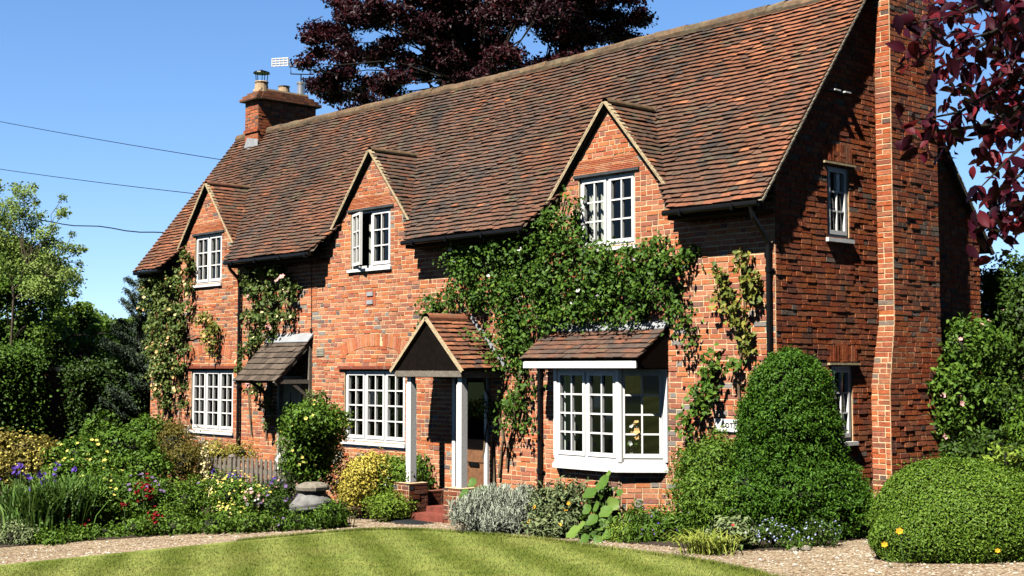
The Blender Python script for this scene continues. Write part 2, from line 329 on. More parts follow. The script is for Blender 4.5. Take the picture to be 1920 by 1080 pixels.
def shrub(name, label, cat_, blobs, dens, size, mat, group=None, asp=.55, clump=True, corek=.62, stem='twig', fl=None, csig=.07, shell=.62, lump=.16, droop=0, zmin=.0, randn=.7, tmean=.45, base=None):
    """blobs: (centre, radii); dens = leaves per blob or list"""
    c0 = np.array(blobs[0][0]); b = base if base is not None else (c0[0], c0[1], gz(c0[0]))
    root = empty(name, b, label, cat_, group); parts = []; cm = MB()
    for i, (c, r) in enumerate(blobs):
        r = np.array(r if hasattr(r, '__len__') else (r, r, r), float); n = dens[i] if hasattr(dens, '__len__') else dens
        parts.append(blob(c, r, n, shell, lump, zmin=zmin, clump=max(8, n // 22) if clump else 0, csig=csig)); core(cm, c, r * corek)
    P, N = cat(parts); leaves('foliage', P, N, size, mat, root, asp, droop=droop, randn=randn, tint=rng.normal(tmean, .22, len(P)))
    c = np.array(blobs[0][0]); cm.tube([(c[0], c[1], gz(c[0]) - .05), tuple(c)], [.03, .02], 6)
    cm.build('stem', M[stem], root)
    if fl:
        for (fm, fn, fs, fz, *rest) in fl:
            pts, ns = cat([blob(c, np.array(r if hasattr(r, '__len__') else (r, r, r)) * 1.04, max(2, int(fn)), .97, lump, zmin=zmin + .1) for c, r in blobs])
            up = pts[:, 2] > fz
            flowers('blossom', pts[up], unit(ns[up] + np.array([.3, -.5, .6])), fs, M[fm], root, *(rest or [5]))
    return root
def limb(mb, a, b, r0, r1, seg=5, wob=.06, n=7):
    a = np.array(a, float); b = np.array(b, float); L = np.linalg.norm(b - a); pts = []
    for i in range(seg + 1):
        f = i / seg; p = a + (b - a) * f + rng.normal(size=3) * wob * L * math.sin(PI * f); p[2] += .12 * L * math.sin(PI * f) * .4; pts.append(p)
    mb.tube(pts, [r0 + (r1 - r0) * i / seg for i in range(seg + 1)], n); return pts
def tree(name, label, base, height, crown_c, crown_r, nclu, nleaf, size, lmat, bmat, group=None, trunk_r=.2, csig=.35, inner=.35, category='tree', asp=.6, flat=.55, tm=.45, extra=None, fork=None):
    root = empty(name, base, label, category, group); mb = MB()
    c = np.array(crown_c, float); r = np.array(crown_r, float)
    d = unit(rng.normal(size=(nclu, 3))); s = rng.uniform(inner, 1, nclu) ** .6
    C = c + r * d * s[:, None]
    if extra is not None: C = np.concatenate([C, np.array(extra)]); nclu = len(C)
    tz = fork if fork is not None else c[2] - r[2] * .55
    mid = np.array([base[0] * .5 + c[0] * .5, base[1] * .5 + c[1] * .5, tz]); mb.tube([base, (np.array(base) + mid) / 2 + rng.normal(size=3) * .08, mid], [trunk_r, trunk_r * .8, trunk_r * .6], 10)
    top = np.array([c[0], c[1], c[2] + r[2] * .4]); limb(mb, mid, top, trunk_r * .55, .03)
    order = rng.permutation(nclu)[:min(nclu, 60)]
    for i in order:
        f = rng.uniform(0, .7); st = mid + (top - mid) * f; limb(mb, st, C[i], trunk_r * .22, .012, 4, .07, 5)
    mb.build('trunk', M[bmat], root)
    idx = rng.integers(0, nclu, nleaf); cs = csig * rng.uniform(.6, 1.3, nclu)
    P = C[idx] + rng.normal(size=(nleaf, 3)) * cs[idx][:, None] * np.array([1, 1, flat]); N = unit(unit(P - c) * .6 + np.array([0, 0, .7]))
    leaves('crown', P, N, size, M[lmat], root, asp, tint=rng.normal(tm, .22, nleaf) + (rng.normal(0, .08, nclu))[idx])
    return root

# ================================================================== ground
def sheet(name, pts, dz, mat, thick=0.0, kind='structure', label=None):
    mb = MB(); mb.poly([(x, y, gz(x) + dz) for x, y in pts])
    if thick:
        n = len(pts)
        for i in range(n):
            (x0, y0), (x1, y1) = pts[i], pts[(i + 1) % n]
            mb.quad((x0, y0, gz(x0) + dz - thick), (x1, y1, gz(x1) + dz - thick), (x1, y1, gz(x1) + dz), (x0, y0, gz(x0) + dz))
    o = mb.build(name, mat); tag(o, kind=kind, label=label); return o
def smooth_line(pts, n=6, jit=0.0):
    P = [np.array(p, float) for p in pts]; out = []
    for i in range(len(P) - 1):
        p0 = P[max(i - 1, 0)]; p1 = P[i]; p2 = P[i + 1]; p3 = P[min(i + 2, len(P) - 1)]
        for k in range(n):
            t = k / n; q = .5 * ((2 * p1) + (-p0 + p2) * t + (2 * p0 - 5 * p1 + 4 * p2 - p3) * t * t + (-p0 + 3 * p1 - 3 * p2 + p3) * t ** 3)
            out.append(tuple(q + rng.normal(size=2) * jit))
    out.append(tuple(P[-1])); return out

def mat_gravel():
    m, t, b = newmat('pale_gravel'); b.inputs['Roughness'].default_value = .95; b.inputs['Specular IOR Level'].default_value = .1
    v = t.nodes.new('ShaderNodeTexVoronoi'); v.inputs['Scale'].default_value = 42; t.links.new(tcoord(t), v.inputs['Vector'])
    sx = t.nodes.new('ShaderNodeSeparateColor'); t.links.new(v.outputs['Color'], sx.inputs[0])
    r = ramp(t, [(0, (.10, .065, .04)), (.2, (.23, .16, .10)), (.45, (.34, .25, .155)), (.7, (.41, .315, .205)), (.9, (.50, .41, .29)), (1, (.58, .53, .43))]); t.links.new(sx.outputs[0], r.inputs[0])
    n = nz(t, 1.2, 4); g = ramp(t, [(.3, (.78,) * 3), (.7, (1.08,) * 3)]); t.links.new(n.outputs[0], g.inputs[0])
    c = mixc(t, r.outputs[0], g.outputs[0], 1.0, 'MULTIPLY'); t.links.new(c, b.inputs['Base Color'])
    bump(t, b, v.outputs['Distance'], 1.0, -.012); return m
def mat_lawn(name, blade=False):
    m, t, b = newmat(name); b.inputs['Roughness'].default_value = .8; b.inputs['Specular IOR Level'].default_value = .15
    pos = tcoord(t); mp = t.nodes.new('ShaderNodeMapping'); mp.inputs['Rotation'].default_value = (0, 0, -STRIPE_A)
    t.links.new(pos, mp.inputs['Vector'])
    sp = t.nodes.new('ShaderNodeSeparateXYZ'); t.links.new(mp.outputs[0], sp.inputs[0])
    nn = nz(t, .9, 3); ma = t.nodes.new('ShaderNodeMath'); ma.operation = 'MULTIPLY_ADD'; ma.inputs[1].default_value = .35; t.links.new(nn.outputs[0], ma.inputs[0]); t.links.new(sp.outputs[1], ma.inputs[2])
    sn = t.nodes.new('ShaderNodeMath'); sn.operation = 'MULTIPLY'; sn.inputs[1].default_value = 2 * PI / .80; t.links.new(ma.outputs[0], sn.inputs[0])
    s2 = t.nodes.new('ShaderNodeMath'); s2.operation = 'SINE'; t.links.new(sn.outputs[0], s2.inputs[0])
    r = ramp(t, [(.1, (.140, .180, .030)), (.9, (.245, .290, .070))]); mr = t.nodes.new('ShaderNodeMapRange'); mr.inputs[1].default_value = -1; mr.inputs[2].default_value = 1  # mown stripes: sheen of leaning blades painted as base colour
    t.links.new(s2.outputs[0], mr.inputs[0]); t.links.new(mr.outputs[0], r.inputs[0])
    n1 = nz(t, 3.2, 6, .75); g = ramp(t, [(.3, (.66, .75, .6)), (.7, (1.3, 1.18, 1.25))]); t.links.new(n1.outputs[0], g.inputs[0])
    c = mixc(t, r.outputs[0], g.outputs[0], 1.0, 'MULTIPLY')
    n3 = nz(t, .35, 3); pr = ramp(t, [(.5, (0, 0, 0)), (.8, (.6,) * 3)]); t.links.new(n3.outputs[0], pr.inputs[0]); c = mixc(t, c, (.27, .25, .08), pr.outputs[0])
    if blade:
        a = t.nodes.new('ShaderNodeAttribute'); a.attribute_name = 'tint'; gr = ramp(t, [(0, (.7, .8, .6)), (1, (1.3, 1.2, 1.25))]); t.links.new(a.outputs['Fac'], gr.inputs[0]); c = mixc(t, c, gr.outputs[0], 1.0, 'MULTIPLY')
    else: bump(t, b, nz(t, 90, 4, .8).outputs[0], .6, .02)
    t.links.new(c, b.inputs['Base Color']); return m
_sd = CF[:2] / np.linalg.norm(CF[:2]); _a = math.atan2(_sd[1], _sd[0]) + math.radians(11.5); STRIPE_A = _a
M['gravel'] = mat_gravel(); M['lawn'] = mat_lawn('striped_lawn_turf'); M['lawn_blade'] = mat_lawn('lawn_blades', True)
M['soil'] = plain('dark_soil', (.055, .038, .025), .95, .4, 9, .8); M['field'] = plain('rough_meadow', (.07, .12, .03), .95, .3, .5)

gm = MB()
xs = [-400, -60, -20, -7.1, 0, 8, 20, 60, 400]; ys = [-300, -40, -9, 0, 10, 40, 400]
def gfar(x, y): return gz(min(x, 14)) - .02
for i in range(len(xs) - 1):
    for j in range(len(ys) - 1):
        gm.quad(*[(xs[a], ys[b_], gfar(xs[a], 0)) for a, b_ in ((i, j), (i + 1, j), (i + 1, j + 1), (i, j + 1))])
tag(gm.build('ground', M['field']), kind='structure')
lawn_edge = smooth_line([(-5.95, -30), (-5.9, -12), (-5.86, -8.0), (-5.92, -5.4), (-5.88, -4), (-5.75, -2.9), (-5.45, -2.4), (-4.9, -2.2), (-4.1, -2.14), (-2.3, -2.26), (-.4, -2.75), (1.3, -3.2), (2.9, -3.95), (5, -5.4), (9, -8.5), (14, -12.5)], 14, .016)
sheet('gravel_path', [(-7.1, -30), (14, -30), (14, 9), (-7.1, 9)], 0, M['gravel'])
sheet('gravel_path', [(-8.2, -30), (-7.1, -30), (-7.1, -.9), (-8.2, -.9)], .004, M['gravel'])
sheet('side_border_ground', [(-19.5, -14), (-7.1, -14), (-7.1, 9), (-19.5, 9)], 0, M['soil'])
sheet('lawn', lawn_edge + [(14, -30)], .018, M['lawn'], .03)
bedL = smooth_line([(-8.05, -12), (-8.0, -7.3), (-7.72, -5), (-7.68, -3.5), (-7.5, -2.2), (-7.62, -1.5)], 4, .02)
sheet('flower_bed_soil', bedL + [(-8.4, -1.3), (-8.4, -12)], .012, M['soil'])
bedR = smooth_line([(-5.1, -.05), (-4.6, -1.2), (-4.3, -1.7), (-3.6, -1.85), (-2.6, -1.8), (-.8, -2.0), (.6, -2.1), (1.2, -1.9), (1.4, -1.2), (1.4, -.3), (1.2, .4), (.9, 1.3)], 4, .015)
sheet('wall_bed_soil', bedR + [(0, 1.3), (0, 0)], .008, M['soil'])

# grass blades over the visible lawn and a ragged edge (uncountable)
n = 150000
P = np.stack([rng.uniform(-5.6, 4.5, n), rng.uniform(-11.5, -2.2, n)], 1)
le = np.array(lawn_edge)
def inside(P, poly):
    x, y = P[:, 0], P[:, 1]; c = np.zeros(len(P), bool); q = np.array(poly)
    for i in range(len(q)):
        x0, y0 = q[i]; x1, y1 = q[i - 1]
        if y0 == y1: continue
        c ^= ((y0 > y) != (y1 > y)) & (x < (x1 - x0) * (y - y0) / (y1 - y0) + x0)
    return c
P = P[inside(P, lawn_edge + [(14, -30)])]
d = (P[:, 0] - CAM[0]) * CF[0] + (P[:, 1] - CAM[1]) * CF[1]; lat = (P[:, 0] - CAM[0]) * CR[0] + (P[:, 1] - CAM[1]) * CR[1]
P = P[(d > 11.5) & (np.abs(lat / d) < .45)]
seg = rng.integers(50, len(le) - 10, 16000); f = rng.uniform(0, 1, 16000)[:, None]
E_ = le[seg] * (1 - f) + le[seg + 1] * f + rng.normal(size=(16000, 2)) * .03
Pa = np.concatenate([P, E_]); z = gzn(Pa[:, 0]) + .016; P3 = np.column_stack([Pa, z]); n = len(P3)
h = np.concatenate([rng.uniform(.012, .03, len(P)), rng.uniform(.02, .055, len(E_))]); a = rng.uniform(0, 2 * PI, n)
dx = np.stack([np.cos(a), np.sin(a), np.zeros(n)], 1); ln = np.stack([rng.normal(0, .5, n), rng.normal(0, .5, n), np.ones(n)], 1)
V = np.stack([P3 - dx * .004, P3 + dx * .004, P3 + ln * h[:, None]], 1).reshape(-1, 3)
gb = npmesh('lawn_grass', V, np.arange(3 * n).reshape(-1, 3), M['lawn_blade'], None, rng.uniform(0, 1, n)); tag(gb, kind='stuff')

# loose stones lying on the gravel and spilling onto the edges
n = 26000; P = np.stack([rng.uniform(-7.6, 4.6, n), rng.uniform(-9.5, .6, n)], 1); P = P[~inside(P, lawn_edge + [(14, -30)])]; P = P[~inside(P, bedR + [(0, 1.3), (0, 0)])]; P = P[~((P[:, 1] > -.9) & (P[:, 0] < -5))]
sz = rng.gamma(3, .0028, len(P)) + .004; z = gzn(P[:, 0]) + .006; C_ = np.column_stack([P, z]); O = np.array([[1, 0, 0], [0, 1, 0], [-1, 0, 0], [0, -1, 0], [0, 0, .6], [0, 0, -.4]])
V = (C_[:, None, :] + O[None] * sz[:, None, None] * rng.uniform(.7, 1.3, (len(P), 6, 1))).reshape(-1, 3); F = (np.arange(len(P))[:, None, None] * 6 + np.array([[0, 1, 4], [1, 2, 4], [2, 3, 4], [3, 0, 4]])[None]).reshape(-1, 3)
M['pebble'] = tinted('loose_gravel_stone', [(0, (.20, .12, .07)), (.35, (.36, .26, .17)), (.7, (.45, .37, .27)), (1, (.62, .58, .50))], .9, bmp=0, namt=.1)
tag(npmesh('loose_gravel', V, F, M['pebble'], None, np.repeat(rng.uniform(0, 1, len(P)), 4)), kind='stuff')

# ================================================================== cottage
L, R_ = -17.5, 0.0
CO = empty('cottage', (-8.7, 2.6, gz(-8.7)), 'long two-storey red brick cottage with steep clay tile roof and three gabled dormers', 'cottage')
HB = .075
def frame(o, u, n):
    o = np.array(o, float); u = np.array(u, float); n = np.array(n, float)
    def fr(a, d, z): return (o[0] + u[0] * a + n[0] * d, o[1] + u[1] * a + n[1] * d, z)
    return fr
FRONT = frame((0, 0), (1, 0), (0, -1)); GABLE = frame((0, 0), (0, 1), (1, 0))
def brickwork(mb, fr, ivs, z0, z1, rough=.003, d0=0.0, seed=1, mortar=True, tshift=0.0, jz=.0025, rel=.006):
    """courses of separate bricks; ivs(z) -> list of (u0,u1) at height z; material 0 brick, 1 mortar"""
    R = random.Random(seed); k = 0; nrow = int(math.ceil((z1 - z0) / HB - .01))
    for r in range(nrow):
        za = z0 + r * HB; zb = min(za + HB, z1); A = ivs(za + .001); B = ivs(zb - .001)
        if len(A) != len(B): A = B = ivs((za + zb) / 2)
        for (a0, a1), (b0, b1) in zip(A, B):
            if a1 - a0 < .03 or b1 - b0 < .01: continue
            if mortar: mb.quad(fr(a0, d0, za), fr(a1, d0, za), fr(b1, d0, zb), fr(b0, d0, zb), 1)
            s0, s1 = max(a0, b0), min(a1, b1)
            u = s0 - (0 if r % 2 == 0 else R.uniform(.10, .12)); hd = r % 2
            u0 = s0; first = True
            while u0 < s1 - .02:
                hdr = (R.random() < .42); ln = (.112 if hdr else .225) + R.uniform(-.006, .008)
                if first and r % 2: ln = .112
                first = False
                e = min(u0 + ln, s1)
                if s1 - e < .05: e = s1
                pr = rel + R.gauss(0, rough); j = R.gauss(0, jz)
                t = R.random(); q_ = fr((u0 + e) / 2, 0, za); t += .22 * mnoise.noise((q_[0] * .9 + 5, q_[1] * .9, za * .9))
                if hdr and R.random() < .10: t = .9 + R.random() * .1
                mb.fbox(fr, u0 + .007, e - .007, d0 - .01, d0 + max(.002, pr), za + .008 + j, zb - .008 + j, 0, min(1, max(0, t + tshift)), (3,) if False else (3,))
                u0 = e
def holes(base, ops):
    def f(z):
        iv = list(base(z))
        for (u0, u1, z0, z1) in ops:
            if z0 < z < z1:
                out = []
                for a, b in iv:
                    if u1 <= a or u0 >= b: out.append((a, b)); continue
                    if u0 > a: out.append((a, u0))
                    if u1 < b: out.append((u1, b))
                iv = out
        return iv
    return f
SL = 1.255; Z0R = 4.62                     # wall-line height of the main roof underside
RY, RZ = 2.27, 7.47                        # ridge
SB = 1.108
def zmain(y): return RZ + .0 - SL * (RY - y) if y < RY else RZ - SB * (y - RY)
DORM = [(-14.95, 5.93), (-8.97, 5.93), (-3.02, 5.93)]; DS = 1.13
def zdorm(x): return max(z - DS * abs(x - c) for c, z in DORM)
def sag(x, y): return .035 * mnoise.noise((x * .35, y * .6, 3.3)) + .012 * mnoise.noise((x * 1.6, y * 2.0, 9.1)) - .05 * math.exp(-((x + 8) / 4.5) ** 2) * max(0, y) / 2.3 + .02

# openings
WL = (-15.62, -13.84, .66, 1.97); WM = (-9.83, -7.98, .66, 1.96)
DL = (-15.53, -14.38, 3.80, 4.88); DM = (-9.66, -8.43, 3.82, 4.89); DR = (-3.66, -2.5, 3.80, 4.89)
DOORL = (-12.12, -11.25, -.55, 1.85); DOORR = (-6.60, -5.76, -.3, 1.88)
BAYO = (-4.12, -1.96, .62, 1.97)
OPS = [WL, WM, DL, DM, DR, DOORL, DOORR, BAYO]
def basef(z):
    if z < 4.5: return [(L, R_)]
    out = []
    for c, zz in DORM:
        w = (zz - .04 - z) / DS
        if w > .02: out.append((c - w, c + w))
    return out
wb = MB(); brickwork(wb, FRONT, holes(basef, OPS), -.75, 5.9, .0025, seed=3)
wall_f = wb.build('front_wall', [M['brick'], M['mortar']], CO)
GW1 = (1.19, 1.72, 3.80, 4.82); GW2 = (1.24, 1.74, .98, 2.03); GW3 = (4.35, 5.0, .55, 1.45)
def baseg(z):
    a = max(0.0, (z - (RZ - .06 - SL * RY)) / SL); b = min(5.32, RY + (RZ - .06 - z) / SB)
    return [(a, b)] if b > a else []
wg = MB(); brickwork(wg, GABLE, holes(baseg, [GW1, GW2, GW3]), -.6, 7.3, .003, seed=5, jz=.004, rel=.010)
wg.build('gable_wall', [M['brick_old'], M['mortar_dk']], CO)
# far gable and back wall
wf = MB(); wf.poly([(L, 0, -.7), (L, 0, Z0R), (L, RY, RZ - .05), (L, 5.32, 4.0), (L, 5.32, -.7)]); wf.quad((L, 5.32, -.7), (R_, 5.32, -.7), (R_, 5.32, 4.0), (L, 5.32, 4.0))
wf.build('back_wall', M['brick'], CO)
# inner partition and floor, room shade put into their near-black colour
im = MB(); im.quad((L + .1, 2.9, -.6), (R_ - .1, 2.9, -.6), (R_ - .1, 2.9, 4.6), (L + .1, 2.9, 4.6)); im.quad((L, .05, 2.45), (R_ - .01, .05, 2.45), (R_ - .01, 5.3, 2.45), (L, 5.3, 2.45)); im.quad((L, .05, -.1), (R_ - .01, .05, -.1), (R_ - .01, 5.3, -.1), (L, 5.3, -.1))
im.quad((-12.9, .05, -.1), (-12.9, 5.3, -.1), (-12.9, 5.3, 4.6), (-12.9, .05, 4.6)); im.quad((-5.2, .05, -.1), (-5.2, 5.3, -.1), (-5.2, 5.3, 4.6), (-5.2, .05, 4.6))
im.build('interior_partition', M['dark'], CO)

# brick trim: relieving arches, tile creasing courses over the dormer windows, soldier courses on the gable
def arch(mb, fr, u0, u1, zs, rise, ht=.22, d=.012, n=None, seed=2):
    R = random.Random(seed); w = u1 - u0; rad = (w * w / 4 + rise * rise) / (2 * rise); cx = (u0 + u1) / 2; cz = zs + rise - rad; a0 = math.asin(w / 2 / rad)
    n = n or int(2 * a0 * rad / .075)
    for i in range(n):
        a = -a0 + 2 * a0 * (i + .06) / n; b = -a0 + 2 * a0 * (i + .94) / n; P8 = []
        for dd in (0, d):
            for rr in (rad, rad + ht): pass
        q = lambda ang, r_, dd: fr(cx + r_ * math.sin(ang), dd, cz + r_ * math.cos(ang))
        dd = d + R.gauss(0, .0015)
        mb.hexa([q(a, rad, dd), q(b, rad, dd), q(b, rad, 0), q(a, rad, 0), q(a, rad + ht, dd), q(b, rad + ht, dd), q(b, rad + ht, 0), q(a, rad + ht, 0)], 0, R.uniform(0, .7))
    k = 16
    for i in range(k):
        a = -a0 + 2 * a0 * i / k; b = -a0 + 2 * a0 * (i + 1) / k
        mb.quad(fr(cx + rad * math.sin(a), d - .005, cz + rad * math.cos(a)), fr(cx + rad * math.sin(b), d - .005, cz + rad * math.cos(b)), fr(cx + (rad + ht) * math.sin(b), d - .005, cz + (rad + ht) * math.cos(b)), fr(cx + (rad + ht) * math.sin(a), d - .005, cz + (rad + ht) * math.cos(a)), 1)
for a_ in ((-15.65, -13.95, 2.18, .16, .20), (-9.9, -7.85, 2.20, .20, .22)): ar = MB(); arch(ar, FRONT, *a_); ar.build('relieving_arch', [M['brick'], M['mortar']], CO)
for (c, zz), op in zip(DORM, (DL, DM, DR)):
    cr = MB(); R = random.Random(int(-c * 10))
    for r in range(8):
        za = op[3] + .045 + r * .027; w = min(op[1] - op[0] + .2, 2 * ((zz - .1 - za - .03) / DS)) / 2; cc = (op[0] + op[1]) / 2
        w = min(w, (zz - .08 - za) / DS - abs(cc - c)); u = cc - w
        cr.fbox(FRONT, cc - w, cc + w, 0, .008, za, za + .027, 1)
        while u < cc + w - .02:
            e = min(u + R.uniform(.2, .3), cc + w); cr.fbox(FRONT, u + .003, e - .003, 0, .016 + R.gauss(0, .002), za + .004, za + .023, 0, R.uniform(.1, .55)); u = e
    cr.fbox(FRONT, op[0] - .09, op[1] + .1, -.06, .035, op[3] + .003, op[3] + .042, 2)
    cr.build('tile_creasing', [M['brick'], M['mortar'], M['slate']], CO)
for gw in (GW1, GW2):
    sm = MB(); R = random.Random(9); u = gw[0] - .12
    while u < gw[1] + .12:
        sm.fbox(GABLE, u + .004, u + .068, 0, .014 + R.gauss(0, .004), gw[3] + .06, gw[3] + .26 + .05 * math.sin(PI * (u - gw[0] + .12) / (gw[1] - gw[0] + .24)), 0, R.uniform(0, .6)); u += .073
    sm.fbox(GABLE, gw[0] - .10, gw[1] + .12, -.05, .05, gw[3] + .012, gw[3] + .042, 1)
    sm.build('soldier_course', [M['brick_old'], M['verge']], CO)
for op in (WL, WM):
    ln = MB(); ln.fbox(FRONT, op[0] - .16, op[1] + .14, -.05, .055, op[3] + .02, op[3] + .075, 0); ln.fbox(FRONT, op[0] - .12, op[1] + .10, -.05, .03, op[3] - .005, op[3] + .018, 1)
    ln.build('lintel', [M['brick_dark'], M['wood_dark']], CO)

# ------------------------------------------------ windows
def window(fr, u0, u1, z0, z1, lights, cols, rows, par=CO, sill=.10, name='window', opened=None, depth=-.035, grey=False, sillm=None):
    wm = M['white']; mb = MB(); gl_ = MB(); d0, d1 = depth - .055, depth; F = .045
    mb.fbox(fr, u0, u0 + F, d0, d1, z0, z1); mb.fbox(fr, u1 - F, u1, d0, d1, z0, z1)
    mb.fbox(fr, u0 + F, u1 - F, d0, d1, z1 - F, z1); mb.fbox(fr, u0 + F, u1 - F, d0, d1, z0, z0 + F + .01)
    # reveals
    mb.fbox(fr, u0 - .001, u0 + .004, -.14, -.002, z0, z1, 1); mb.fbox(fr, u1 - .004, u1 + .001, -.14, -.002, z0, z1, 1)
    W_ = (u1 - u0 - 2 * F - (lights - 1) * .05) / lights; cas = []
    for i in range(lights):
        a = u0 + F + i * (W_ + .05); b = a + W_
        if i: mb.fbox(fr, a - .05, a, d0, d1 - .002, z0 + F + .01, z1 - F)
        za, zb = z0 + F + .01, z1 - F
        if opened == i: cas.append((a, b, za, zb)); continue
        s = .048; dd0, dd1 = d0 + .006, d1 + .012
        def sash(mbx, glx, f, a, b, za, zb, dd0, dd1):
            mbx.fbox(f, a + .002, a + s, dd0, dd1, za + .002, zb - .002); mbx.fbox(f, b - s, b - .002, dd0, dd1, za + .002, zb - .002)
            mbx.fbox(f, a + s, b - s, dd0, dd1, zb - s, zb - .002); mbx.fbox(f, a + s, b - s, dd0, dd1, za + .002, za + s * 1.25)
            ga, gb_, gc, gd = a + s, b - s, za + s * 1.25, zb - s
            for c in range(1, cols): x = ga + (gb_ - ga) * c / cols; mbx.fbox(f, x - .012, x + .012, dd0 + .008, dd1 - .006, gc, gd)
            for r in range(1, rows): z = gc + (gd - gc) * r / rows; mbx.fbox(f, ga, gb_, dd0 + .012, dd1 - .009, z - .012, z + .012)
            dg = dd0 + .02
            for c in range(cols):
                for r in range(rows):
                    p = [ga + (gb_ - ga) * c / cols, ga + (gb_ - ga) * (c + 1) / cols, gc + (gd - gc) * r / rows, gc + (gd - gc) * (r + 1) / rows]
                    j = rng.normal(0, .0035, 2); glx.quad(f(p[0], dg - j[0], p[2]), f(p[1], dg + j[0], p[2]), f(p[1], dg + j[0] + j[1], p[3]), f(p[0], dg - j[0] + j[1], p[3]))
        sash(mb, gl_, fr, a, b, za, zb, dd0, dd1)
    o = mb.build(name, [M['white'], M['white'] if grey else M['mortar']], par)
    if gl_.f: gl_.build('pane', M['glass'], o)
    if cas:
        a, b, za, zb = cas[0]; s = .048
        p0 = np.array(fr(a, depth + .01, 0)); uu = np.array(fr(1, 0, 0)) - np.array(fr(0, 0, 0)); nn_ = np.array(fr(0, 1, 0)) - np.array(fr(0, 0, 0))
        ang = math.radians(20); u2 = uu * math.cos(ang) + nn_ * math.sin(ang); n2 = -uu * math.sin(ang) + nn_ * math.cos(ang)
        f2 = lambda u, d, z: tuple(p0[:2] + u2[:2] * u + n2[:2] * d) + (z,)
        cm = MB(); cg = MB()
        sash(cm, cg, f2, 0, b - a, za, zb, -.02, .03); c_ = cm.build('casement', M['white'], o); cg.build('open_pane', M['glass'], o)
    if sill:
        sm = MB(); e = .05
        sm.fbox(fr, u0 - e, u1 + e, -.05, .055, z0 - .055, z0 - .002); sm.fbox(fr, u0, u1, depth - .05, .012, z0 - sill, z0 - .057) if sill > .07 else None
        sm.build('sill', sillm or M['white'], o)
    return o
window(FRONT, *WL[:2], WL[2], WL[3], 3, 2, 4, sill=.11); window(FRONT, *WM[:2], WM[2], WM[3], 3, 2, 4, sill=.11)
window(FRONT, *DL[:2], DL[2], DL[3], 2, 2, 3, sill=.07); window(FRONT, *DM[:2], DM[2], DM[3], 2, 2, 3, sill=.07, opened=0); window(FRONT, *DR[:2], DR[2], DR[3], 2, 2, 3, sill=.07)
window(GABLE, *GW1[:2], GW1[2], GW1[3], 1, 2, 3, sill=.05, depth=-.02); window(GABLE, *GW2[:2], GW2[2], GW2[3], 1, 2, 3, sill=.05, depth=-.02); window(GABLE, *GW3[:2], GW3[2], GW3[3], 1, 2, 2, sill=.05, depth=-.02)

# ------------------------------------------------ bay window
BY = [(-4.15, 0), (-3.69, -.46), (-2.42, -.46), (-1.93, 0)]
bb = MB()
for i in range(3):
    p, q = np.array(BY[i]), np.array(BY[i + 1]); ln_ = np.linalg.norm(q - p); u = (q - p) / ln_; n_ = np.array([u[1], -u[0]])
    fr = frame(p, u, n_); brickwork(bb, fr, lambda z, l=ln_: [(0, l)], -.75, .52, .003, d0=-.06, seed=20 + i, tshift=.12)
bb.build('bay_plinth', [M['brick'], M['mortar']], CO)
bay = None; bs = MB(); fm = MB(); gg = MB()
def bayrun(off, z0, z1, mb, m=0):
    pts = [(-4.15 - off * .9, -.0), (-3.69 - off * .41, -.46 - off), (-2.42 + off * .41, -.46 - off), (-1.93 + off * .9, 0)]
    mb.poly([(x, y, z1) for x, y in pts], m); mb.poly([(x, y, z0) for x, y in pts][::-1], m)
    for i in range(3): a, b = pts[i], pts[i + 1]; mb.quad((*a, z0), (*b, z0), (*b, z1), (*a, z1), m)
bayrun(.06, .525, .585, bs); bayrun(.025, .587, .665, bs)
bwin = None
for i in range(3):
    p, q = np.array(BY[i]), np.array(BY[i + 1]); ln_ = np.linalg.norm(q - p); u = (q - p) / ln_; n_ = np.array([u[1], -u[0]]); fr = frame(p, u, n_)
    if i == 1: w_ = window(fr, .0, ln_, .667, 1.985, 2, 2, 4, sill=0, name='bay_window', depth=.0, grey=True)
    else: w_ = window(fr, .0, ln_, .667, 1.985, 1, 2, 4, sill=0, name='bay_window', depth=.0, grey=True)
for (x, y) in BY[1:3]: pm = MB(); pm.tube([(x, y + .03, .667), (x, y + .03, 1.985)], [.062, .062], 8); pm.build('bay_post', M['white'], CO)
for s, x in ((-1, -4.15), (1, -1.93)): pm = MB(); pm.box(x - .05, x + .05, -.03, .03, .667, 1.985); pm.build('bay_post', M['white'], CO)
bs.build('bay_sill', M['white'], CO)

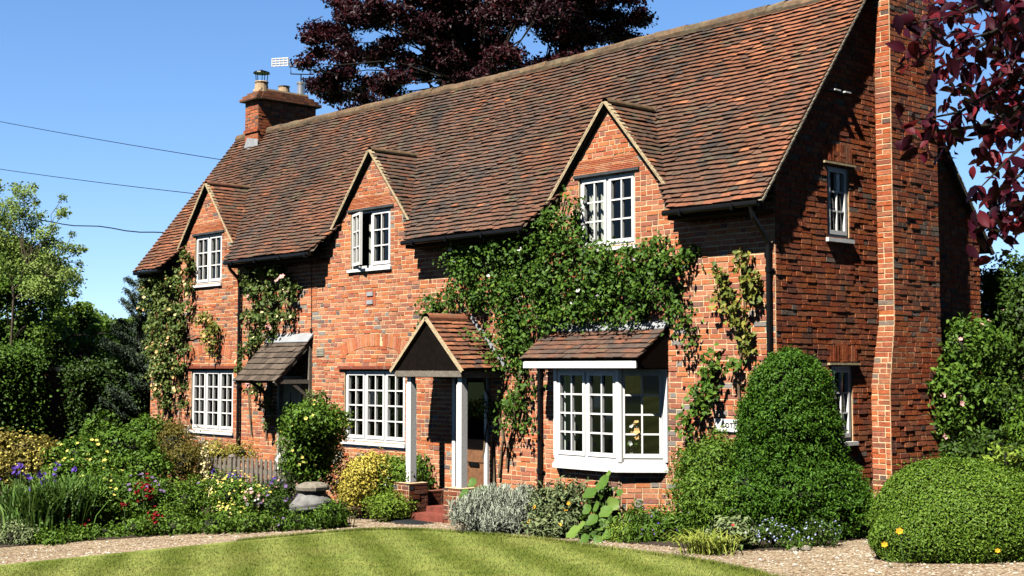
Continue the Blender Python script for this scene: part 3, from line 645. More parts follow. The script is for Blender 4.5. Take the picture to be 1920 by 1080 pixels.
# ------------------------------------------------ tiling
def tiles(mb, org, udir, sdir, ulen, slen, keep, w=.165, g=.098, thick=.018, seed=1, tbase=None, over=.03, lift=.006, jit=.004, sagf=None):
    """rows of overlapping plain tiles; org = eave start, udir along eave, sdir up the slope"""
    R = random.Random(seed); org = np.array(org, float); u = np.array(udir, float); s = np.array(sdir, float); nrm = np.cross(u, s); nrm /= np.linalg.norm(nrm)
    if nrm[2] < 0: nrm = -nrm
    rows = int(slen / g); cols = int(ulen / w) + 1
    for r in range(rows):
        ph = (0 if r % 2 else w / 2) + R.uniform(-.01, .01)
        for c in range(-1, cols + 1):
            a = c * w + ph + .002; b = a + w - .004; a = max(a, 0); b = min(b, ulen)
            if b - a < .03: continue
            s0 = r * g + R.gauss(0, jit); s1 = s0 + g + over + .012
            mid = org + u * (a + b) / 2 + s * (s0 + g * .5)
            if not keep(mid): continue
            l0 = thick + lift + abs(R.gauss(0, .005)); tl = R.gauss(0, .003)
            sg = (lambda p: sagf(p[0], p[1])) if sagf else (lambda p: 0)
            pa, pb, pc, pd = org + u * a + s * s0, org + u * b + s * s0, org + u * b + s * s1, org + u * a + s * s1
            za, zb, zc, zd = [np.array([0, 0, sg(p)]) for p in (pa, pb, pc, pd)]
            lo = .002
            top = [pa + nrm * (l0 + tl) + za, pb + nrm * (l0 - tl) + zb, pc + nrm * (lo + .004) + zc, pd + nrm * (lo + .004) + zd]
            bot = [pa + nrm * (l0 + tl - thick) + za, pb + nrm * (l0 - tl - thick) + zb, pc - nrm * .012 + zc, pd - nrm * .012 + zd]
            t = (tbase(mid, R) if tbase else R.random())
            mb.hexa(bot + top, 0, min(1, max(0, t)), (4,))
def tb_main(p, R):
    x, y, z = p; n1 = mnoise.noise((x * .5, z * .5, 2.0)); n2 = mnoise.noise((x * 1.9, z * 1.9, 7.0)); f = (x + 17.5) / 17.5
    base = .39 + .36 * max(0, (f - .68) / .32) + .22 * max(0, (.30 - f) / .30) + .12 * max(0, 1 - (z - 4.1) / .5)
    return base - .06 + n1 * .34 + n2 * .30 + R.gauss(0, .09) + (.35 if R.random() < .025 else 0) - (.35 if f > .78 and n2 > .18 else 0)
roof = MB(); sd = np.array([0, 1, SL]); sd = sd / np.linalg.norm(sd); EY = -.40; EZ = zmain(EY) + .06
def keep_main(p): return p[2] > zdorm(p[0]) - .10 or p[1] > 1.15
slen = (RY - EY) / sd[1]
tiles(roof, (L - .12, EY, EZ), (1, 0, 0), sd, (R_ + .10) - (L - .12), slen, keep_main, seed=11, tbase=tb_main, sagf=sag, thick=.030, lift=.014, g=.096, jit=.008)
# under-sheet in strips, front slope with the dormer cut-outs, and the plain back slope
NX = 180; NY = 36
for i in range(NX):
    for j in range(NY):
        x0 = L - .08 + (R_ + .06 - L + .08) * i / NX; x1 = L - .08 + (R_ + .06 - L + .08) * (i + 1) / NX; y0 = EY + .02 + (RY - EY - .02) * j / NY; y1 = EY + .02 + (RY - EY - .02) * (j + 1) / NY
        xm, ym = (x0 + x1) / 2, (y0 + y1) / 2
        if zmain(ym) + .05 < zdorm(xm) - .10 and ym < 1.15: continue
        roof.quad(*[(x, y, zmain(y) + .045 + sag(x, y)) for x, y in ((x0, y0), (x1, y0), (x1, y1), (x0, y1))], 1)
roof.quad((L - .1, RY, RZ + .05), (R_ + .1, RY, RZ + .05), (R_ + .1, 5.6, zmain(5.6) + .05), (L - .1, 5.6, zmain(5.6) + .05), 1)
# fascia and soffit board pieces under the eaves
def eave_spans():
    edges = []; x = L; st = None
    while x <= R_ + .001:
        k = EZ > zdorm(x) - .10
        if k and st is None: st = x
        if not k and st is not None: edges.append((st, x)); st = None
        x += .02
    if st is not None: edges.append((st, R_))
    return edges
ES = eave_spans()
for a, b in ES:
    roof.box(a, b, EY + .02, EY + .06, EZ - .13, EZ - .02, 2); roof.box(a, b, EY + .06, -.005, EZ - .13, EZ - .10, 2)
roof_o = roof.build('roof', [M['tile'], M['bark'], M['wood_dark']], CO)
bt = MB(); sdb = np.array([0, -1, SB]); sdb /= np.linalg.norm(sdb)
tiles(bt, (L - .1, 5.6, zmain(5.6) + .06), (1, 0, 0), sdb, R_ + .1 - L + .1, (5.6 - RY) / -sdb[1], lambda p: p[0] > -3 or p[2] > 6.9, seed=12, tbase=tb_main)
bt.build('back_roof_slope', M['tile'], CO)
rt = MB(); x = L - .08; R = random.Random(5)
while x < R_ + .08:
    e = min(x + .33, R_ + .12); n = 8; rr = .125; pts = []
    dz = sag(x, RY) + .01; o0 = R.gauss(0, .006); o1 = R.gauss(0, .006)
    for k in range(n):
        a0 = -.15 * PI + 1.3 * PI * k / n; a1 = -.15 * PI + 1.3 * PI * (k + 1) / n
        q = lambda xx, a, z: (xx, RY + rr * math.cos(a), RZ + .02 + z + rr * math.sin(a) * 1.0)
        rt.quad(q(x, a0, dz + o0), q(e + .012, a0, dz + o1), q(e + .012, a1, dz + o1), q(x, a1, dz + o0), 0, R.random())
    x = e
rt.build('ridge_tile_run', M['ridge'], CO)
# verge: mortar bedding with stepped tile edges at both ends
def verge(fn, a, b, mat, w=.05, h=.05, step=.098, name='verge', seed=0, tw=.012):
    """fn maps (along 0..1) to a point; a zig-zag line of bedded tile ends"""
    a = np.array(a, float); b = np.array(b, float); Ln = np.linalg.norm(b - a); n = int(Ln / step); mb = MB(); R = random.Random(seed)
    d = (b - a) / Ln; up = np.array([0, 0, 1.0]); side = np.cross(d, up); side /= np.linalg.norm(side); nn = np.cross(side, d)
    mb.bar(a, b, w, h * .7, 0, .5)
    for i in range(n):
        p = a + d * (i * step); q = a + d * ((i + 1.25) * step)
        mb.bar(p + nn * (h * .42) + side * R.gauss(0, tw * .3), q + nn * (h * .12), w + tw * 2 + R.gauss(0, .003), h * .42, 0, R.random())
    return mb.build(name, mat, CO)
for xx in (R_ + .075, L - .10): verge(None, (xx, EY + .0, EZ - .03), (xx, RY - .02, RZ + .03), M['verge_grey'], .05, .055, seed=3)
verge(None, (R_ + .075, 5.6, zmain(5.6) + .03), (R_ + .075, RY + .02, RZ + .03), M['verge_grey'], .05, .055, seed=4)
# ------------------------------------------------ dormers
for ci, (c, zz) in enumerate(DORM):
    dm = MB()
    for s in (-1, 1):
        ft = (zz - 4.40) / DS; y0 = -.11
        # slope rows run along y; eave start = foot line, up towards the ridge
        sdir = np.array([-s, 0, DS]); sdir = sdir / np.linalg.norm(sdir); slen_ = ft / abs(sdir[0])
        keep = lambda p: p[2] > zmain(p[1]) + .0 - .02
        org = (c + s * ft, y0, zz - DS * ft + .04)
        tiles(dm, org, (0, 1, 0), sdir, 1.5, slen_, keep, seed=30 + ci * 2 + s, tbase=lambda p, R: .40 + (.18 if ci == 0 else .02) + R.gauss(0, .17), thick=.02, lift=.012)
        # under-sheet triangle with thickness
        ym = (zz - zmain(0)) / SL + .12
        dm.poly([(c, y0 + .02, zz + .02), (c + s * ft, y0 + .02, zz - DS * ft + .02), (c + s * ft, .0, zz - DS * ft + .02), (c, ym, zz + .02)], 1)
    # ridge of the dormer
    y = y0 + .02; R = random.Random(ci)
    while y < 1.12:
        e = y + .3
        for k in range(8):
            a0 = -.1 * PI + 1.2 * PI * k / 8; a1 = -.1 * PI + 1.2 * PI * (k + 1) / 8; rr = .068
            q = lambda yy, a, z: (c + rr * math.cos(a), yy, zz + .035 + z + rr * math.sin(a))
            dm.quad(q(y, a0, 0), q(e, a0, .004), q(e, a1, .004), q(y, a1, 0), 2, R.uniform(.3, 1) if ci else .6)
        y = e
    dm.build('dormer_roof', [M['tile'], M['bark'], M['ridge'] if ci else M['tile']], CO)
    for s in (-1, 1):
        ft = (zz - 4.36) / DS + .02
        verge(None, (c + s * ft, -.075, zz - DS * ft - .0), (c + s * .01, -.075, zz + .035), M['verge'], .075, .055, step=.085, name='dormer_verge', seed=ci * 2 + s, tw=.004)
        hs = .0

# ------------------------------------------------ gutters and downpipes
for a, b in ES:
    gt = MB()
    gt.tube([(a - .03, EY - .035, EZ - .035), (b + .06 if b > -.5 else b + .03, EY - .035, EZ - .035 - .0)], .041, 10)
    x = a + .3
    while x < b: gt.box(x - .012, x + .012, EY - .09, EY + .02, EZ - .10, EZ - .02); x += .9
    gt.build('gutter', M['black'], CO)
def pipe(pts, brk, name='downpipe'):
    mb = MB(); mb.tube(pts, .034, 10)
    for (x, y, z) in brk: mb.tube([(x, y, z - .035), (x, y, z + .035)], .045, 10); mb.box(x - .07, x + .07, y + .02, y + .05, z - .012, z + .012)
    return mb.build(name, M['black'], CO)
pipe([(-.07, EY - .02, EZ - .06), (-.07, EY + .02, EZ - .20), (-.06, -.16, EZ - .42), (-.06, -.07, EZ - .55), (-.06, -.07, -.4)], [(-.06, -.07, 3.3), (-.06, -.07, 1.9), (-.06, -.07, .6)])
pipe([(-13.35, EY - .02, EZ - .06), (-13.38, EY + .02, EZ - .16), (-13.5, -.12, EZ - .33), (-13.52, -.07, EZ - .45), (-13.52, -.07, -.7)], [(-13.52, -.07, 3.1), (-13.52, -.07, 1.6), (-13.52, -.07, .3)])
pipe([(-4.47, -.3, 4.1), (-4.47, -.07, 3.8), (-4.47, -.07, -.5)], [(-4.47, -.07, 2.9), (-4.47, -.07, 1.7), (-4.47, -.07, .4)])
cb = MB(); cb.tube([(-10.95, -.016, 4.1), (-10.93, -.016, 3.2), (-10.92, -.016, 2.75)], .007, 6); cb.box(-10.95, -10.9, -.03, 0, 2.68, 2.76); cb.build('wall_cable', M['black'], CO)
ven = MB(); ven.box(-10.75, -10.49, -.018, 0, 2.22, 2.38)
for k in range(5): ven.box(-10.74, -10.5, -.028, -.018, 2.235 + k * .029, 2.25 + k * .029)
ven.build('vent_grille', M['offwhite'], CO)
pq = MB(); pq.box(-9.17, -8.87, -.012, .0, 3.13, 3.42, 0)
for z in (3.16, 3.31): pq.box(-9.12, -8.93, -.03, -.012, z, z + .075, 1)
pq.build('wall_plaque', [M['brick'], M['lead']], CO)
for y in (1.28, 1.53): br = MB(); br.box(0, .10, y, y + .14, 5.86, 5.88); br.build('lamp_bracket', M['white'], CO)

# ------------------------------------------------ chimneys
def stack(name, x0, x1, y0, y1, z0, z1, seed, mats, taper=None, skip=()):
    mb = MB()
    for (o, u, n_, ln_, nm) in (((x0, y0), (1, 0), (0, -1), x1 - x0, 's'), ((x1, y0), (0, 1), (1, 0), y1 - y0, 'e'), ((x0, y1), (0, -1), (-1, 0), y1 - y0, 'w'), ((x1, y1), (-1, 0), (0, 1), x1 - x0, 'n')):
        if nm in skip: continue
        brickwork(mb, frame(o, u, n_), lambda z, l=ln_: [(0, l)], z0, z1, .004, seed=seed)
    return mb, mats
# the tall stack against the right gable, wider at its foot
ch = MB(); X1 = .26; sh = 2.62; fz = 1.72; YF = 2.42; YB = 3.66
def yf(z): return YF if z > sh else (YF - .22 if z < fz else YF - .22 * (sh - z) / (sh - fz))
def xf(z): return X1 if z > sh else (X1 + .05 if z < fz else X1 + .05 * (sh - z) / (sh - fz))
brickrows = MB(); R = random.Random(77); z = -.55; r = 0
while z < 9.4:
    zb = z + HB; y0 = yf(z); x1 = xf(z) + (.0 if z < 8.9 else .05); y0b = yf(zb)
    fr = frame((0, y0), (1, 0), (0, -1)); sl_ = .0
    brickwork(ch, fr, lambda zz, l=x1: [(0, l)], z, zb, .003, seed=1000 + r * 2 + (r % 2), tshift=(.12 if fz < z < sh else 0))
    fr = frame((x1, y0), (0, 1), (1, 0)); brickwork(ch, fr, lambda zz, l=YB - y0 + (.0): [(0, l)], z, zb, .0035, seed=2001 + r * 2 + (r % 2), jz=.003)
    fr = frame((x1, YB), (-1, 0), (0, 1)); brickwork(ch, fr, lambda zz, l=x1: [(0, l)], z, zb, .003, seed=3000 + r)
    z = zb; r += 1
ch.quad((0, YF, 9.4), (X1, YF, 9.4), (X1, YB, 9.4), (0, YB, 9.4), 1); ch.box(-.5, -.001, YF, YB, 6.6, 9.4, 0, .3)
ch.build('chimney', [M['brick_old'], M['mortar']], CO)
# left stack
cx0, cx1, cy0, cy1 = -16.78, -16.2, 1.95, 3.55
c2, mats = stack('c', cx0, cx1, cy0, cy1, 6.7, 8.30, 50, None)
brickwork(c2, frame((cx0 - .03, cy0 - .03), (1, 0), (0, -1)), lambda z: [(0, cx1 - cx0 + .06)], 7.52, 7.6, seed=4)
c2o = c2.build('chimney', [M['brick_old'], M['mortar_dk']], CO)
ca = MB()
for k, (e, z, h) in enumerate(((.10, 8.30, .05), (.05, 8.37, .05), (-.03, 8.44, .05), (-.13, 8.50, .06))):
    x = cx0 - e
    ca.box(cx0 - e, cx1 + e, cy0 - e, cy1 + e, z - .02, z, 1)
    for (fx0, fx1, fy0, fy1) in ((cx0 - e, cx1 + e, cy0 - e, cy0 - e + .12), (cx1 + e - .12, cx1 + e, cy0 - e + .12, cy1 + e), (cx0 - e, cx0 - e + .12, cy0 - e + .12, cy1 + e)):
        if fx1 - fx0 > fy1 - fy0:
            u = fx0
            while u < fx1 - .02: v_ = min(u + .165, fx1); ca.box(u + .003, v_ - .003, fy0 - .01, fy1, z, z + h, 0, R.uniform(.55, .95)); u = v_
        else:
            u = fy0
            while u < fy1 - .02: v_ = min(u + .165, fy1); ca.box(fx0, fx1 + .01, u + .003, v_ - .003, z, z + h, 0, R.uniform(.5, .95)); u = v_
ca.box(cx0 + .13, cx1 - .13, cy0 + .13, cy1 - .13, 8.5, 8.6, 2)
ca.build('chimney_cap', [M['tile'], M['bark'], M['mortar']], c2o)
po = MB(); po.lathe((-16.48, 2.2, 8.52), [(.17, 0), (.15, .2), (.17, .24), (.15, .26), (.12, .26)], 14); po.build('chimney_pot', M['clay'], c2o); po = MB(); po.lathe((-16.48, 2.82, 8.52), [(.15, 0), (.13, .19), (.15, .23), (.11, .23)], 14)
po.build('chimney_pot', M['clay'], c2o)
cw = MB(); cw.lathe((-16.48, 2.2, 9.0), [(.02, .06), (.19, .0), (.2, -.03), (.02, -.02)], 14)
for k in range(5): a = k * 2 * PI / 5; cw.tube([(-16.48 + .13 * math.cos(a), 2.2 + .13 * math.sin(a), 8.76), (-16.48 + .15 * math.cos(a), 2.2 + .15 * math.sin(a), 8.98)], .01, 5)
cw.build('chimney_cowl', M['black'], c2o)
cy = MB(); cy.lathe((-16.48, 3.3, 8.5), [(.13, 0), (.10, .05), (.09, .36), (.11, .38), (.11, .42), (.02, .43)], 14); cy.build('flue_cowl', M['metal'], c2o)
fl_ = MB(); fl_.poly([(cx0 - .02, cy0 - .035, 7.05), (cx1 + .05, cy0 - .035, 7.05), (cx1 + .05, cy0 - .035, 7.33), (cx0 + .15, cy0 - .035, 7.42), (cx0 - .02, cy0 - .035, 7.15)]); fl_.build('lead_flashing', M['lead'], c2o)
AE = empty('television_aerial', (-16.48, 3.3, 8.93), 'white grid television aerial with thin boom above the left chimney', 'aerial')
ae = MB(); ae.tube([(-16.48, 3.3, 8.93), (-16.48, 3.3, 9.13)], .016, 6); ae.tube([(-16.62, 3.1, 9.12), (-16.62, 3.1, 9.3), (-15.95, 4.05, 9.14)], .014, 6); ae.tube([(-16.62, 3.1, 9.12), (-16.48, 3.3, 9.12), (-16.3, 3.55, 9.12), (-16.3, 3.55, 9.22)], .014, 6); ae.build('boom', M['black'], AE)
gp = MB(); o_ = np.array([-16.75, 2.88, 9.40]); ax = unit(np.array([.67, .74, .06])); az = np.array([.0, .0, 1.0])
for k in range(4): gp.bar(o_ - ax * .20 + az * (k * .06 - .09), o_ + ax * .20 + az * (k * .06 - .09), .03, .028)
for k in range(5): p = o_ + ax * (-.19 + k * .095); gp.bar(p - az * .10, p + az * .10, .03, .03, up=(0, 1, 0))
gp.tube([o_ + ax * .19, (-16.62, 3.1, 9.3)], .015, 5)
gp.build('grid_reflector', M['white'], AE)

# ------------------------------------------------ doors
dl = MB(); u0, u1, z0, z1 = DOORL
dl.fbox(FRONT, u0, u0 + .07, -.12, .02, z0, z1); dl.fbox(FRONT, u1 - .07, u1, -.12, .02, z0, z1); dl.fbox(FRONT, u0 + .07, u1 - .07, -.12, .02, z1 - .07, z1)
dlo = dl.build('door_frame', M['offwhite'], CO)
dr_ = MB(); dr_.fbox(FRONT, u0 + .072, u1 - .072, -.11, -.06, z0, z1 - .072)
for a, b, c_, d_ in ((.14, .38, .15, .95), (.47, .71, .15, .95), (.14, .38, 1.12, 1.72), (.47, .71, 1.12, 1.72)): dr_.fbox(FRONT, u0 + a, u0 + b, -.06, -.045, z0 + .35 + c_, z0 + .35 + d_)
dr_.build('door', M['door_olive'], dlo)
kn = MB(); kn.tube([(-11.69, .03, 1.35), (-11.74, .02, 1.28), (-11.69, .02, 1.21), (-11.64, .02, 1.28), (-11.69, .03, 1.35)], .014, 6); kn.lathe((-11.69, .03, .95), [(.02, 0), (.035, .03), (.02, .06)], 8); kn.build('door_knocker', M['black'], dlo)
u0, u1, z0, z1 = DOORR
dl = MB(); dl.fbox(FRONT, u0 - .03, u0 + .05, -.12, .05, z0, z1 + .02); dl.fbox(FRONT, u1 - .05, u1 + .03, -.12, .05, z0, z1 + .02); dl.fbox(FRONT, u0 + .05, u1 - .05, -.12, .05, z1 - .03, z1 + .02); dlo = dl.build('door_frame', M['white'], CO)
dr_ = MB(); dr_.fbox(FRONT, u0 + .052, u1 - .052, -.11, -.07, z0, .82); dr_.fbox(FRONT, u0 + .12, u1 - .12, -.07, -.055, z0 + .12, .35); dr_.fbox(FRONT, u0 + .12, u1 - .12, -.07, -.055, .45, .74)
for a, b in ((u0 + .052, u0 + .15), (u1 - .15, u1 - .052)): dr_.fbox(FRONT, a, b, -.11, -.07, .82, z1 - .032, 1)
dr_.fbox(FRONT, u0 + .15, u1 - .15, -.11, -.07, z1 - .12, z1 - .032, 1)
dro = dr_.build('door', [M['wood_door'], M['wood_dark']], dlo); g2 = MB(); g2.quad(FRONT(u0 + .15, -.09, .82), FRONT(u1 - .15, -.09, .82), FRONT(u1 - .15, -.09, z1 - .12), FRONT(u0 + .15, -.09, z1 - .12)); g2.build('door_glass', M['glass'], dlo)
lb = MB(); lb.fbox(FRONT, -6.3, -6.05, -.055, -.035, .38, .44); lb.build('letter_box', M['black'], dlo)

# ------------------------------------------------ pitched porch over the right door
PX = -6.24; PW = .90; PD = .92; PT = 2.80; PE = 1.96; ps = (PT - PE) / PW
pf = MB()
for s in (-1, 1):
    sdir = np.array([-s, 0, ps]); sdir /= np.linalg.norm(sdir)
    tiles(pf, (PX + s * PW, -PD, PE + .02), (0, 1, 0), sdir, PD, PW / abs(sdir[0]), lambda p: True, seed=60 + s, w=.17, g=.105, tbase=lambda p, R: .72 + R.gauss(0, .2), thick=.022, lift=.014, jit=.006)
    pf.quad((PX, -PD + .01, PT), (PX + s * PW, -PD + .01, PE), (PX + s * PW, -.001, PE), (PX, -.001, PT), 1)
y = -PD - .01
while y < -.02:
    e = min(y + .3, 0)
    for k in range(8):
        a0 = -.05 * PI + 1.1 * PI * k / 8; a1 = -.05 * PI + 1.1 * PI * (k + 1) / 8; rr = .10
        q = lambda yy, a: (PX + rr * math.cos(a), yy, PT - .01 + rr * math.sin(a)); pf.quad(q(y, a0), q(e, a0), q(e, a1), q(y, a1), 0, .85)
    y = e
for s in (-1, 1): pf.bar((PX + s * (PW + .03), -PD - .012, PE - .02), (PX, -PD - .012, PT + .01), .03, .055, 2)
pf.bar((PX + .08, -.03, PT + .06), (PX + PW + .02, -.03, PE + .08), .05, .06, 3)
pfo = pf.build('porch_roof', [M['tile'], M['bark'], M['verge'], M['lead']], CO)
pg_ = MB(); pg_.hexa([(PX - PW + .06, -PD + .03, PE - .0), (PX + PW - .06, -PD + .03, PE - .0), (PX + PW - .06, -PD + .06, PE), (PX - PW + .06, -PD + .06, PE), (PX - .001, -PD + .03, PT - .06), (PX + .001, -PD + .03, PT - .06), (PX + .001, -PD + .06, PT - .06), (PX - .001, -PD + .06, PT - .06)])
pg_.build('porch_gable_board', M['wood_dark'], CO)
pb = MB(); pb.box(PX - PW + .04, PX + PW - .04, -PD + .02, -PD + .09, PE - .10, PE - .005, 0); 
for s in (-1, 1): xa = PX + s * (PW - .12); pb.box(xa - .03, xa + .03, -PD + .09, -.01, PE - .12, PE - .01, 1)
pb.build('porch_beam', [M['wood_grey'], M['offwhite']], CO)
for s, x in ((-1, -6.80), (1, -5.50)):
    w = .062; p = MB(); zb = .13 if s < 0 else .12
    p.box(x - w, x + w, -.78 - w, -.78 + w, zb, PE - .22); p.box(x - w * .8, x + w * .8, -.78 - w * .8, -.78 + w * .8, PE - .22, PE - .10)
    p.build('porch_post', M['white'], CO)
    if s < 0: q_ = MB(); q_.box(x - .03, x + .03, -.05, -.012, .1, PE - .1); 
for x, s in ((-6.80, -1), (-5.50, 1)):
    bp = MB(); x0, x1, y0, y1 = x - .20, x + .20, -.98, -.58
    g0 = gz(x) - .1
    for (o, u, n_, ln_) in (((x0, y0), (1, 0), (0, -1), x1 - x0), ((x1, y0), (0, 1), (1, 0), y1 - y0), ((x0, y1), (0, -1), (-1, 0), y1 - y0), ((x1, y1), (-1, 0), (0, 1), x1 - x0)):
        brickwork(bp, frame(o, u, n_), lambda z, l=ln_: [(0, l)], g0, .125, .003, seed=70)
    bp.box(x0, x1, y0, y1, .10, .124, 1)
    # dwarf wall from pier to house
    xi = x + (.09 if s < 0 else -.09)
    for (o, u, n_) in (((x + .12, y1), (0, 1), (1, 0)), ((x - .12, 0), (0, -1), (-1, 0))): brickwork(bp, frame(o, u, n_), lambda z, l=-y1: [(0, l)], g0, -.03 if s < 0 else .02, .003, seed=72)
    bp.box(x - .12, x + .12, y1, -.001, -.06 if s < 0 else 0, -.03 if s < 0 else .02, 0, .7)
    bp.build('porch_pier', [M['brick_dark'], M['mortar']], CO)
st = MB(); st.box(-6.6, -5.68, -.62, 0, -.6, -.26); st.box(-6.55, -5.7, -1.0, -.62, -.6, -.34); st.build('doorstep', M['redstep'], CO)
dmt = MB(); dmt.box(-6.45, -5.75, -1.45, -1.06, gz(-6.1) + .004, gz(-6.1) + .02)
for k in range(9): dmt.box(-6.43 + k * .077, -6.39 + k * .077, -1.43, -1.08, gz(-6.1) + .02, gz(-6.1) + .026)
tag(dmt.build('doormat', M['mat']), 'dark rubber doormat on the gravel below the red porch step', 'doormat')

# ------------------------------------------------ lean-to canopy over the left door
cn = MB(); cx0_, cx1_ = -12.45, -10.9; cs = np.array([0, .8, .82]); cs /= np.linalg.norm(cs)
tiles(cn, (cx0_, -.82, 1.74), (1, 0, 0), cs, cx1_ - cx0_, .82 / cs[1], lambda p: True, seed=90, w=.22, g=.155, thick=.02, lift=.01, over=.02)
cn.quad((cx0_ + .01, -.81, 1.735), (cx1_ - .01, -.81, 1.735), (cx1_ - .01, -.001, 2.56), (cx0_ + .01, -.001, 2.56), 1)
cn.build('canopy_roof', [M['shingle'], M['bark']], CO)
fl2 = MB(); fl2.hexa([(cx0_ - .02, -.13, 2.50), (cx1_ + .03, -.13, 2.50), (cx1_ + .03, -.0, 2.62), (cx0_ - .02, -.0, 2.62), (cx0_ - .02, -.13, 2.515), (cx1_ + .03, -.13, 2.515), (cx1_ + .03, -.0, 2.68), (cx0_ - .02, -.0, 2.68)]); fl2.build('canopy_flashing', M['lead'], CO)
for s, x in ((-1, cx0_ + .09), (1, cx1_ - .04)):
    b_ = MB(); b_.bar((x, -.82, 1.70), (x, -.0, 2.52), .05, .08); b_.box(x - .035, x + .035, -.07, -.005, 1.40, 2.5); b_.bar((x, -.80, 1.74), (x, -.07, 1.74), .055, .075); b_.bar((x, -.07, 1.44), (x, -.45, 1.72), .045, .06)
    b_.build('canopy_bracket', M['wood_grey'], CO)

# ------------------------------------------------ bay roof
bx0, bx1 = -4.28, -1.86; brf = MB(); bsd = np.array([0, .64, .46]); bsd /= np.linalg.norm(bsd)
tiles(brf, (bx0, -.66, 2.13), (1, 0, 0), bsd, bx1 - bx0, .64 / bsd[1], lambda p: True, seed=95, w=.17, g=.115, tbase=lambda p, R: .42 + R.gauss(0, .14), thick=.018, lift=.01)
brf.quad((bx0, -.65, 2.125), (bx1, -.65, 2.125), (bx1, -.001, 2.59), (bx0, -.001, 2.59), 1)
for x in (bx0 + .01, bx1 - .01): brf.poly([(x, -.64, 2.11), (x, -.005, 2.57), (x, -.005, 2.0), (x, -.5, 2.0)], 1)
brf.quad((bx0, -.62, 2.0), (bx1, -.62, 2.0), (bx1, 0, 2.0), (bx0, 0, 2.0), 1)
brf.build('bay_roof', [M['tile'], M['wood_dark']], CO)
fa = MB(); fa.box(bx0 + .06, bx1 - .05, -.645, -.62, 2.0, 2.10); fa.build('bay_fascia', M['white'], CO)
f3 = MB(); f3.hexa([(bx0 - .01, -.1, 2.555), (bx1 + .02, -.1, 2.555), (bx1 + .02, -.01, 2.60), (bx0 - .01, -.01, 2.60), (bx0 - .01, -.1, 2.57), (bx1 + .02, -.1, 2.57), (bx1 + .02, -.01, 2.68), (bx0 - .01, -.01, 2.68)]); f3.build('bay_flashing', M['lead'], CO)

# ================================================================== things on and beside the walls
sg = empty('house_sign', (-.7, -.02, 1.22), 'white house name sign with black capitals, half hidden by leaves', 'sign')
sb = MB(); sb.box(-1.02, -.28, -.035, -.005, 1.14, 1.31); sb.build('board', M['white'], sg)
tc = bpy.data.curves.new('lettering', 'FONT'); tc.body = 'COTTAGE'; tc.size = .09; tc.extrude = .003; tc.align_x = 'CENTER'; tc.align_y = 'CENTER'; tc.space_character = 1.1
to = bpy.data.objects.new('tmp', tc); COL.objects.link(to); bpy.context.view_layer.update()
me = bpy.data.meshes.new_from_object(to.evaluated_get(bpy.context.evaluated_depsgraph_get())); bpy.data.objects.remove(to)
lt = bpy.data.objects.new('lettering', me); COL.objects.link(lt); me.materials.clear(); me.materials.append(M['black'])
lt.parent = sg; lt.matrix_parent_inverse = Matrix.Translation(sg.location).inverted(); lt.location = (-.68, -.04, 1.225); lt.rotation_euler = (PI / 2, 0, 0)

# overhead cables from the far left to the hidden left gable
for i, (pa, pb, lab) in enumerate(((((-160, 196), (470, 308)), 0, 'topmost of the three black overhead cables running to the roof'), (((-160, 292), (410, 368)), 0, 'middle one of the three black overhead cables running to the roof'), (((-160, 383), (345, 441)), 0, 'lowest of the three black overhead cables, passing the left treetop'))):
    a = at(*pa[0], 46); b_ = at(*pa[1], 33.5); pts = []
    for k in range(25): f = k / 24; p = a + (b_ - a) * f; p[2] -= .07 * 4 * f * (1 - f) + (.03 * math.sin(k * 1.3) if i == 2 else 0); pts.append(p)
    mb = MB(); mb.tube(pts, .010 if i < 2 else .016, 5); tag(mb.build('overhead_cable', M['black']), lab, 'cable', 'overhead cables')

